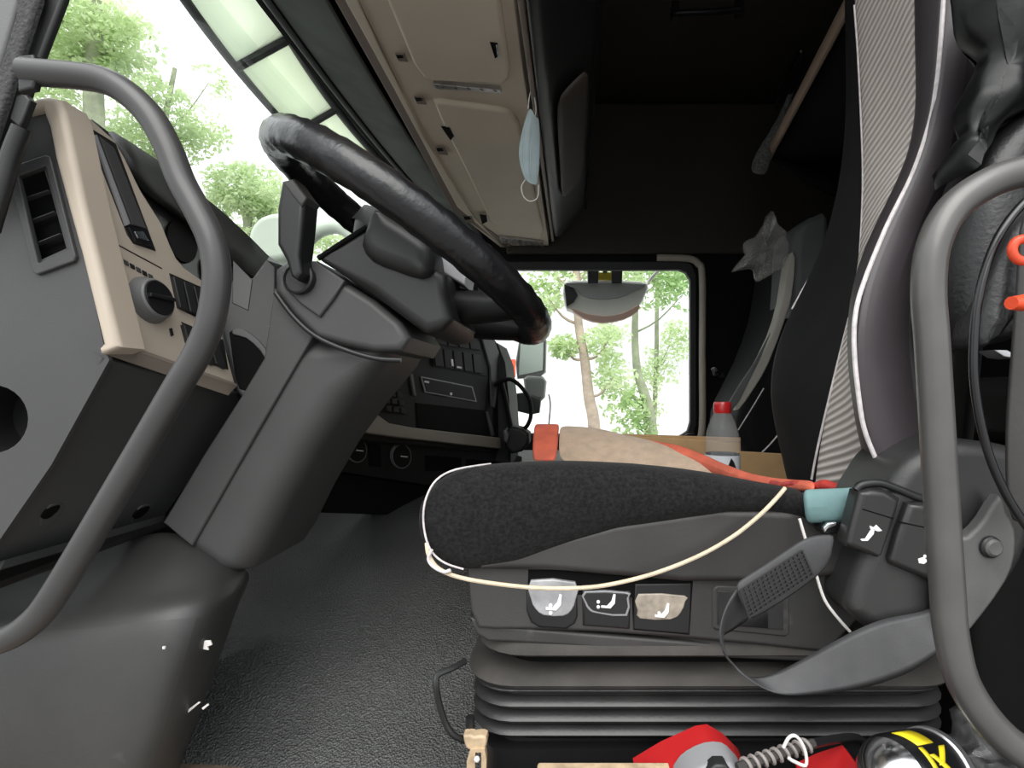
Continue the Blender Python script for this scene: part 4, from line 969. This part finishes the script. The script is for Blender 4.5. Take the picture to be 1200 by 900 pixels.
patch('net', [pts([(927, 96), (908, 140), (888, 172), (876, 202)], 1.86), pts([(931, 100), (914, 146), (896, 178), (888, 204)], 1.84), pts([(932, 106), (920, 146), (906, 180), (902, 206)], 1.86)], 'pouch_grey', pc, thick=0.012, cols=6, smooth=2, wobble=0.008, wscale=16)
tube('strap', pts([(910, 128), (916, 100), (926, 78), (936, 60), (940, 70), (935, 90), (925, 110)], 1.85), 0.008, 'gloss_black', pc, sides=8)
pb = plate('clear_bag', pts([(905, 247), (912, 258), (922, 270), (926, 285), (924, 305), (918, 315), (906, 318), (893, 328), (888, 318), (877, 312), (866, 314), (874, 297), (877, 282), (892, 272), (897, 258)], 1.72), (0, -1, 0), 0.05, 0.02, 'film_bag', None, seg=5, smooth=3, back=True, wobble=0.03, wscale=28, fan=6)
tag(pb, 'crumpled clear plastic bag hanging above the passenger seat', 'bag')

ps = thing('passenger_seat', 'dark passenger seat with a pale side trim behind the bottle', 'seat', P(900, 560, 1.9))
pp('backrest', [(928, 275), (943, 259), (950, 256), (952, 300), (950, 580), (880, 580), (872, 530), (862, 500), (870, 470), (895, 420), (915, 365), (925, 310)], 1.88, 0.40, 0.05, 'wing_black', ps, seg=5, smooth=2)
pp('headrest', [(930, 272), (944, 258), (955, 253), (968, 256), (968, 330), (940, 360), (925, 372), (927, 320)], 1.83, 0.2, 0.03, 'passenger_grey', ps, seg=5, smooth=2)
pp('side_trim', [(924, 300), (932, 302), (928, 345), (920, 374), (901, 425), (884, 455), (866, 480), (862, 474), (880, 440), (903, 395), (916, 352)], 1.80, 0.05, 0.006, 'passenger_trim', ps, smooth=2)
pp('belt', [(903, 390), (892, 418), (866, 470), (852, 490), (848, 482), (866, 452), (884, 425)], 1.79, 0.008, 0.002, 'passenger_grey', ps)
tube('seat_seam', pts([(895, 455), (880, 480), (865, 504)], 1.78), 0.002, 'white_thread', ps, sides=6)
tube('seat_seam', pts([(913, 508), (903, 520), (893, 530)], 1.5), 0.002, 'white_thread', ps, sides=6)
dl = thing('door_latch', 'small chrome latch on the dark passenger door', 'latch', P(840, 440, WY - 0.02))
pp('lever', [(833, 432), (838, 430), (842, 433), (838, 437), (846, 438), (843, 441), (836, 441)], WY - 0.02, 0.01, 0.001, 'chrome', dl)
pp('catch', [(842, 438), (848, 437), (849, 442), (843, 443)], WY - 0.02, 0.018, 0.001, 'black_plastic', dl)

# bottle
bt = thing('water_bottle', 'clear plastic water bottle with a red cap', 'bottle', P(846, 600, 1.15))
bc = P(846.5, 473, 1.15); bc.z = -0.264
BH = (CY - 471) * 1.15 / F + 0.264
S = 1.15 / F
zt = lambda py: (CY - py) * S + 0.264
lathe('body', bc, (0, 0, 1), [(0.030, 0), (0.0365, 0.006), (0.0365, 0.03), (0.035, 0.045), (0.0365, 0.06), (0.0370, zt(520)), (0.0345, zt(508)), (0.028, zt(496)), (0.0205, zt(487)), (0.0165, zt(483)), (0.0165, zt(476))], 'bottle_plastic', bt, closed=False)
lathe('label', bc, (0, 0, 1), [(0.0376, zt(560)), (0.0378, zt(532))], 'label_white', bt, closed=False)
lathe('water', bc, (0, 0, 1), [(0.028, 0.003), (0.034, 0.008), (0.0355, zt(532)), (0.0355, zt(531)), (0.0, zt(531))], 'label_film', bt, closed=False)
pp('label_print', [(852, 550), (857, 537), (860, 541), (864, 552)], 1.15 - 0.0385, 0.003, 0.0003, 'gloss_black', bt, seg=1)
cp = lathe('cap', bc, (0, 0, 1), [(0.0180, zt(484)), (0.0188, zt(482)), (0.0188, zt(473)), (0.0170, zt(471)), (0.0, zt(471))], 'red_plastic', bt, closed=False)
# cardboard box and towel on the tunnel
cbx = thing('cardboard_box', 'open brown cardboard box behind the towel', 'box', (0.4, 1.55, -0.27))
for nm, poly, y, d in (('front', [(660, 507), (700, 508), (826, 516), (868, 520), (868, 600), (660, 600)], 1.45, 0.012), ('front', [(866, 529), (918, 532), (960, 535), (960, 600), (866, 600)], 1.44, 0.012), ('back', [(680, 507), (868, 513), (868, 560), (680, 560)], 1.62, 0.012)):
    pp(nm, poly, y, d, 0.003, 'cardboard', cbx)
plate('flap', [P(755, 514, 1.46), P(866, 519, 1.46), P(866, 519, 1.62) + Vector((0, 0, 0.005)), P(755, 512, 1.62)], (0, -0.1, 1), 0.006, 0.001, 'cardboard', cbx)
tw = thing('towel', 'tan towel with orange bands spread behind the seat cushion', 'towel', (0.0, 1.15, -0.27))
patch('body', [pts([(655, 502, 1.36), (690, 504, 1.36), (722, 510, 1.34), (765, 521, 1.27), (810, 536, 1.18), (850, 552, 1.08)], 1), pts([(654, 507, 1.30), (690, 508, 1.30), (722, 516, 1.28), (765, 529, 1.22), (810, 545, 1.13), (850, 560, 1.04)], 1), pts([(652, 545, 1.20), (690, 550, 1.2), (722, 555, 1.18), (765, 565, 1.12), (810, 572, 1.08), (850, 580, 1.02)], 1)], 'tan_towel', tw, thick=0.012, off=1, cols=12, smooth=2, wobble=0.006, wscale=25)
patch('end_band', [pts([(627, 502, 1.36), (640, 502, 1.36), (656, 502, 1.36)], 1), pts([(625, 507, 1.30), (640, 507, 1.30), (655, 507, 1.30)], 1), pts([(623, 545, 1.20), (638, 545, 1.20), (653, 545, 1.20)], 1)], 'orange_cloth', tw, thick=0.016, off=1, cols=6, smooth=2)
patch('edge_band', [pts([(716, 508, 1.35), (765, 516, 1.28), (800, 523, 1.2), (835, 537, 1.1), (868, 551, .95), (900, 559, .84), (955, 563, .66)], 1), pts([(720, 512, 1.33), (765, 523, 1.26), (800, 532, 1.17), (835, 546, 1.07), (868, 559, .92), (900, 567, .82), (955, 570, .64)], 1), pts([(724, 516, 1.33), (765, 531, 1.26), (800, 541, 1.17), (835, 555, 1.07), (868, 567, .92), (900, 573, .82), (955, 576, .64)], 1)], 'orange_cloth', tw, thick=0.008, off=0, cols=20, smooth=1, wobble=0.003, wscale=60)
tube('ruffle', [P(x, y + 1.5 * math.sin(k * 2.1), Yk) for k, (x, y, Yk) in enumerate([(905, 567, .80), (918, 568.5, .76), (930, 569, .72), (942, 570, .69), (954, 570, .665), (966, 570, .645), (978, 571, .63), (990, 571.5, .62), (1003, 572, .61)])], [0.006, 0.0068, 0.0058, 0.0068, 0.006, 0.007, 0.0058, 0.0062, 0.004], 'red_cloth', tw, n=5, sides=10)

# ================================================================== clutter at the door sill
struct(box('floor.001', (-0.2, 0.30, FLOOR_Z), (0.66, 0.55, -0.405), 'void_black', bev=0.006), 'black door sill step')
lv = tube('seat_lever', pts([(545, 775, .60), (530, 783, .585), (513, 791, .575), (511, 803, .57), (514, 822, .57), (521, 845, .57), (530, 860, .57), (545, 868, .575)], .58), 0.0035, 'dark_plastic', None, n=6, sides=8)
tag(lv, 'thin bent black lever at the front of the seat base', 'lever')
la = thing('latch_clip', 'tan plastic clip hanging at the front of the seat base', 'clip', P(557, 915, .56))
pp('head', [(543, 862), (550, 860), (556, 862), (562, 861), (570, 863), (570, 874), (563, 879), (549, 878), (545, 872)], 0.56, 0.012, 0.003, 'tan_latch', la, smooth=2)
holed('loop', pts([(551, 878), (568, 878), (570, 890), (569, 925), (546, 925), (547, 892)], .558), [pts([(557, 882), (564, 882), (564, 925 - 6), (556, 925 - 6)], .558)], (0, -1, 0), 0.008, 'tan_latch', la)
tube('post', pts([(551, 840), (551, 862)], .575), 0.005, 'black_plastic', la, n=1, sides=8)
lathe('rivet', P(559, 889, .557), (0, -1, 0), [(0.003, 0), (0.003, 0.002), (0.0015, 0.003)], 'ivory', la, sides=12)
ct = box('carton', (P(630, 0, .50).x, 0.46, -0.404), (P(790, 0, .50).x, 0.50, -0.353), 'tan_latch', None, 0.002)
tag(ct, 'pale flat carton lying on the sill at the bottom edge', 'carton')
t1 = thing('hand_tool', 'red and grey plastic tool lying below the seat bellows', 'tool', P(815, 930, .47))
pp('shell', [(745, 910), (780, 889), (822, 870), (836, 868), (855, 879), (874, 898), (880, 930), (760, 935)], .47, 0.06, 0.006, 'red_plastic', t1, sil=0.035)
pp('grip', [(800, 915), (812, 903), (834, 893), (855, 893), (867, 903), (876, 915), (870, 930), (800, 930)], .462, 0.03, 0.006, 'grey_light', t1, smooth=2)
pp('button', [(828, 904), (838, 895), (850, 895), (858, 905), (850, 915), (834, 915)], .458, 0.012, 0.003, 'dark_plastic', t1)
t2 = thing('hand_tool', 'small red handled tool beside the spring cord', 'tool', P(975, 930, .47))
pp('handle', [(934, 899), (960, 887), (990, 877), (996, 883), (1006, 905), (1006, 930), (940, 930)], .47, 0.04, 0.005, 'red_plastic', t2, sil=0.035)
spv = []
a0, a1 = P(872, 897, .462), P(950, 872, .48)
ax = (a1 - a0); e1_, e2_, n_ = basis(ax)
for k in range(12 * 9 + 1):
    t = k / (12 * 9); w = 2 * math.pi * k / 12
    spv.append(a0 + ax * t + (e1_ * math.cos(w) + e2_ * math.sin(w)) * 0.0052)
sc_ = thing('spring_cord', 'coiled brown grey spring cord between the red tools', 'cord', P(910, 905, .47))
tube('coil', spv, 0.0017, 'spring_grey', sc_, n=1, sides=6)
tube('core', [a0 - ax * 0.1, a0.lerp(a1, .5), a1 + ax * 0.05], 0.0040, 'dusty_ledge', sc_, sides=8)
tube('sleeve', [a1, P(975, 867, .50), P(1005, 865, .52), P(1020, 880, .53)], 0.004, 'black_plastic', sc_, sides=8)
wi = tube('wire_loop', pts([(918, 876), (924, 865), (931, 862), (938, 868), (944, 882), (944, 897), (930, 892), (924, 888)], .458), 0.0014, 'ivory', None, sides=6)
tag(wi, 'bent white wire loop hooked over the spring cord', 'wire')
# spray can lying on its side
can = thing('spray_can', 'black spray can with yellow lettering and silver ends', 'can', P(1075, 930, .45))
c0 = P(1042, 915, .44); c1 = P(1135, 893, .50)
cx_ = (c1 - c0).normalized()
lathe('body', c0, cx_, [(0.030, 0.004), (0.0325, 0.010), (0.0325, 0.062), (0.0315, 0.066)], 'gloss_black', can, sides=40)
lathe('dome', c0, cx_, [(0.008, -0.022), (0.012, -0.019), (0.020, -0.013), (0.027, -0.004), (0.0305, 0.004), (0.0300, 0.008)], 'chrome', can, sides=40)
lathe('base_rim', c0, cx_, [(0.0310, 0.064), (0.0335, 0.066), (0.0335, 0.073), (0.0300, 0.075)], 'silver', can, sides=40)
lathe('nozzle', c0, cx_, [(0.004, -0.034), (0.005, -0.033), (0.005, -0.022)], 'black_plastic', can, sides=16)
ce1, ce2, _ = basis(cx_)
def onc(a, h, r=0.0329):       # angle measured from the camera-facing top
    up_ = Vector((0, -0.45, 0.9)); up_ = (up_ - cx_ * up_.dot(cx_)).normalized(); sd = cx_.cross(up_)
    return c0 + cx_ * h + (up_ * math.cos(a) + sd * math.sin(a)) * r
def band(name, a, b, w0, w1, m):
    n = 8; r1 = []; r2 = []
    for k in range(n + 1):
        t = k / n; an = a[0] + (b[0] - a[0]) * t; h = a[1] + (b[1] - a[1]) * t
        r1.append(onc(an, h)); r2.append(onc(an, h + w0 + (w1 - w0) * t))
    return patch(name, [r1, r2], m, can, thick=0.0006, off=0, smooth=0)
band('lettering', (-0.75, 0.014), (-0.15, 0.018), 0.026, 0.024, 'yellow_print')
band('lettering', (-0.10, 0.016), (0.95, 0.016), 0.006, 0.006, 'yellow_print')
band('lettering', (0.10, 0.022), (0.75, 0.040), 0.007, 0.008, 'yellow_print')
band('lettering', (0.35, 0.026), (-0.05, 0.044), 0.008, 0.009, 'yellow_print')
band('lettering', (0.60, 0.020), (1.30, 0.024), 0.005, 0.005, 'yellow_print')
fb = plate('film_wrap', pts([(1112, 884), (1124, 868), (1142, 852), (1170, 850), (1205, 875), (1240, 900), (1240, 935), (1110, 935), (1130, 905)], .49), (0, -1, 0), 0.03, 0.012, 'film_dark', None, seg=5, smooth=2, back=True, wobble=0.02, wscale=40, fan=6)
tag(fb, 'crumpled grey plastic film behind the spray can', 'plastic film')

# ================================================================== outside
struct(box('ground', (-60, -30, -2.06), (60, 60, -2.0), 'paving', bev=0), 'pale paved ground outside')
wl = box('boundary_wall', (-14, 14.0, -2.0), (14, 14.25, 0.35), 'white_wall', bev=0.02); struct(wl, 'low white wall beyond the trees')
# blind spot mirror beyond the passenger window
MO = 2.75
bm_ = thing('blind_spot_mirror', 'pale curved blind spot mirror outside the passenger window', 'mirror', P(708, 378, MO))
pp('shell', [(661, 331), (690, 329), (735, 329), (759, 332), (756, 346), (748, 360), (732, 372), (706, 375), (684, 370), (668, 363), (662, 358)], MO, 0.10, 0.012, 'mirror_shell', bm_, smooth=2)
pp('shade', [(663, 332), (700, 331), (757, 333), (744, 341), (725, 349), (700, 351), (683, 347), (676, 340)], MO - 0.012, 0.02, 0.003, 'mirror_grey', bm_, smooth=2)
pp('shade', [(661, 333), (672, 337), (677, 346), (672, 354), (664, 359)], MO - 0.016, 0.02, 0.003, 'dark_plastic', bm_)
pp('rim', [(668, 361), (686, 367), (708, 370), (730, 367), (749, 357), (747, 365), (731, 374), (706, 378), (684, 373)], MO - 0.012, 0.05, 0.004, 'mirror_pink', bm_, smooth=2)
for x in (695, 723):
    pp('bracket', [(x - 7, 306), (x + 7, 306), (x + 6, 332), (x - 6, 332)], MO - 0.02, 0.08, 0.006, 'black_plastic', bm_)
pp('bracket', [(700, 319), (718, 319), (718, 328), (700, 328)], MO + 0.0, 0.02, 0.002, 'yellow_print', bm_)
tube('arm', [P(709, 318, MO), P(709, 306, MO - 0.12), P(709, 296, WY + 0.02)], 0.012, 'black_plastic', bm_, sides=8)
tube('stay', pts([(756, 336), (764, 325), (773, 315), (780, 306)], MO + 0.05), 0.008, 'mirror_shell', bm_, sides=8)
# door mirrors further forward
dm = thing('door_mirror', 'tall grey door mirror outside beside the centre dash', 'mirror', P(622, 487, 2.65))
pp('glass_head', [(608, 400), (640, 398), (639, 436), (632, 442), (606, 444), (604, 425)], 2.70, 0.08, 0.01, 'mirror_grey', dm)
pp('glass', [(610, 403), (637, 401), (636, 434), (608, 440)], 2.698, 0.003, 0.0005, 'mirror_glass', dm)
pp('lower_head', [(613, 444), (618, 440), (636, 441), (640, 447), (638, 466), (634, 470), (616, 466)], 2.66, 0.1, 0.02, 'mirror_grey', dm)
pp('arm', [(597, 462), (612, 460), (634, 468), (632, 484), (622, 486), (598, 480)], 2.64, 0.06, 0.01, 'black_plastic', dm)
tube('stay', pts([(643, 462), (645, 475), (643, 500), (642, 530)], 2.66), 0.004, 'mirror_grey', dm, sides=8)
fmz = thing('front_mirror', 'pale round front mirror outside behind the indicator stalk', 'mirror', P(310, 310, 2.2))
pp('shell', [(292, 292), (294, 272), (303, 258), (318, 251), (334, 251), (345, 262), (345, 300), (320, 308), (298, 305)], 2.2, 0.12, 0.03, 'mirror_hazy', fmz, smooth=2, seg=5)
tube('arm', pts([(360, 282), (375, 270), (395, 266), (412, 275), (430, 300)], 2.3), 0.03, 'mirror_hazy', fmz, sides=10)
rs = thing('red_sign', 'small red sign far outside left of the trees', 'sign', P(600, 520, 11))
pp('panel', [(596, 421), (604, 421), (604, 442), (596, 442)], 11, 0.05, 0.01, 'orange_red', rs)
tube('post', [P(600, 430, 11.06), P(600, 570, 11.06)], 0.05, 'bark_pale', rs, n=1, sides=8)

def leafcloud(name, clusters, m, parent, size):
    verts = []; faces = []
    for (c, rad, n) in clusters:
        for _ in range(int(n * 2.2)):
            while True:
                d = Vector((random.uniform(-1, 1), random.uniform(-1, 1), random.uniform(-1, 1)))
                if d.length < 1: break
            if noise.noise((c + d * rad) * 2.3) < -0.12: continue
            p = c + Vector((d.x * rad, d.y * rad, d.z * rad * 0.8))
            s = size * random.uniform(0.4, 0.9)
            a = Vector((random.uniform(-1, 1), random.uniform(-1, 1), random.uniform(-1, 0.4))).normalized()
            b = a.cross(Vector((random.uniform(-1, 1), random.uniform(-1, 1), random.uniform(-1, 1)))).normalized()
            k = len(verts)
            verts += [p, p + a * s * 0.5 + b * s * 0.24, p + a * s, p + a * s * 0.5 - b * s * 0.24]
            faces.append((k, k + 1, k + 2, k + 3))
    me = bpy.data.meshes.new(name); org = ORG[parent.name]
    me.from_pydata([v - org for v in verts], [], faces); me.materials.append(MATS[m])
    o = bpy.data.objects.new(name, me); COL.objects.link(o); o.parent = parent; ORG[o.name] = org
    return stuff(o)

def tree(label, trunk, rads, clusters, leafmat, bark, size, branches=True):
    base = Vector(trunk[-1])
    t = thing('tree', label, 'tree', base, 'trees outside the truck')
    tube('trunk', trunk, rads, bark, t, n=4, sides=10)
    top = [Vector(p) for p in trunk]
    if branches:
        for (c, r, n) in clusters:
            near = min(top, key=lambda p: (p - c).length + (0.6 if p.z > c.z else 0))
            midp = near.lerp(c, 0.5) + Vector((0, 0, -0.08))
            if (c - near).length > 0.15:
                tube('branch', [near, midp, c], [rads[0] * 0.55, rads[0] * 0.4, rads[0] * 0.15], bark, t, n=3, sides=6)
    leafcloud('foliage', clusters, leafmat, t, size)
    return t
def cl(lst, Y):
    return [(P(a, b, y if y else Y), r, n) for (a, b, r, n, y) in lst]
G = -2.0
def gnd(px, Y): return Vector(((px - CX) * Y / F, Y, G))
tree('pale trunked tree in the middle of the passenger window', [P(672, 250, 6), P(676, 330, 6), P(678, 380, 6), P(685, 420, 6), P(690, 465, 6), P(697, 510, 6), gnd(699, 6)], [0.04, 0.045, 0.05, 0.055, 0.065, 0.075, 0.09],
     cl([(650, 320, .42, 420, 0), (690, 300, .5, 420, 0), (720, 320, .4, 300, 0), (660, 405, .17, 150, 0), (712, 400, .3, 260, 0), (720, 440, .25, 120, 0), (640, 345, .25, 160, 0), (600, 250, .7, 300, 0), (700, 220, .8, 300, 0)], 6), 'leaf_bright', 'bark_pale', 0.12)
tree('thin leaning tree right of the pale trunk through the passenger window', [P(752, 250, 7), P(746, 340, 7), P(744, 390, 7), P(747, 436, 7), P(757, 468, 7), P(763, 510, 7), gnd(768, 7)], [0.03, 0.04, 0.045, 0.055, 0.07, 0.09, 0.11],
     cl([(770, 330, .5, 420, 0), (800, 345, .35, 300, 0), (735, 480, .32, 260, 0), (745, 505, .3, 240, 0), (722, 450, .28, 200, 0), (790, 300, .5, 300, 0), (740, 290, .6, 300, 0)], 7), 'leaf_deep', 'bark_green', 0.13)
tree('slender dark stemmed tree at the rear edge of the passenger window', [P(772, 260, 8), P(770, 350, 8), P(769, 430, 8), P(766, 510, 8), gnd(765, 8)], [0.02, 0.03, 0.035, 0.04, 0.05],
     cl([(785, 410, .35, 220, 0), (770, 440, .35, 220, 0), (790, 390, .25, 150, 0), (765, 470, .3, 180, 0), (805, 320, .3, 160, 0), (780, 285, .5, 200, 0)], 8), 'leaf_bright', 'bark_green', 0.12)
tree('big light green tree at the upper left through the windscreen', [P(120, -150, 7), P(110, 60, 7), P(112, 250, 7), gnd(112, 7)], [0.06, 0.1, 0.13, 0.16],
     cl([(75, 20, .75, 1400, 0), (110, 40, .7, 1200, 0), (60, 60, .6, 800, 0), (150, 45, .38, 420, 0), (125, 70, .3, 260, 0), (60, 110, .5, 500, 0), (40, -20, .9, 700, 0)], 7), 'leaf_bright', 'bark_green', 0.13)
tree('light green tree with loose branches beside the upper left handle', [P(205, 80, 8), P(190, 160, 8), P(180, 240, 8), gnd(180, 8)], [0.03, 0.05, 0.07, 0.1],
     cl([(175, 95, .22, 160, 0), (208, 140, .55, 650, 0), (240, 150, .38, 330, 0), (215, 170, .35, 240, 0), (246, 95, .28, 160, 0), (150, 135, .5, 450, 0), (160, 165, .5, 450, 0), (185, 185, .35, 250, 0)], 8), 'leaf_bright', 'bark_green', 0.13)
tree('round bright tree low behind the steering wheel rim', [P(290, 220, 9), P(290, 270, 9), gnd(290, 9)], [0.05, 0.07, 0.1],
     cl([(275, 215, .45, 500, 0), (300, 225, .6, 800, 0), (325, 235, .5, 500, 0), (285, 250, .55, 600, 0), (310, 265, .5, 450, 0), (260, 245, .4, 300, 0), (390, 275, .3, 200, 0), (370, 285, .35, 250, 0)], 9), 'leaf_bright', 'bark_green', 0.14)
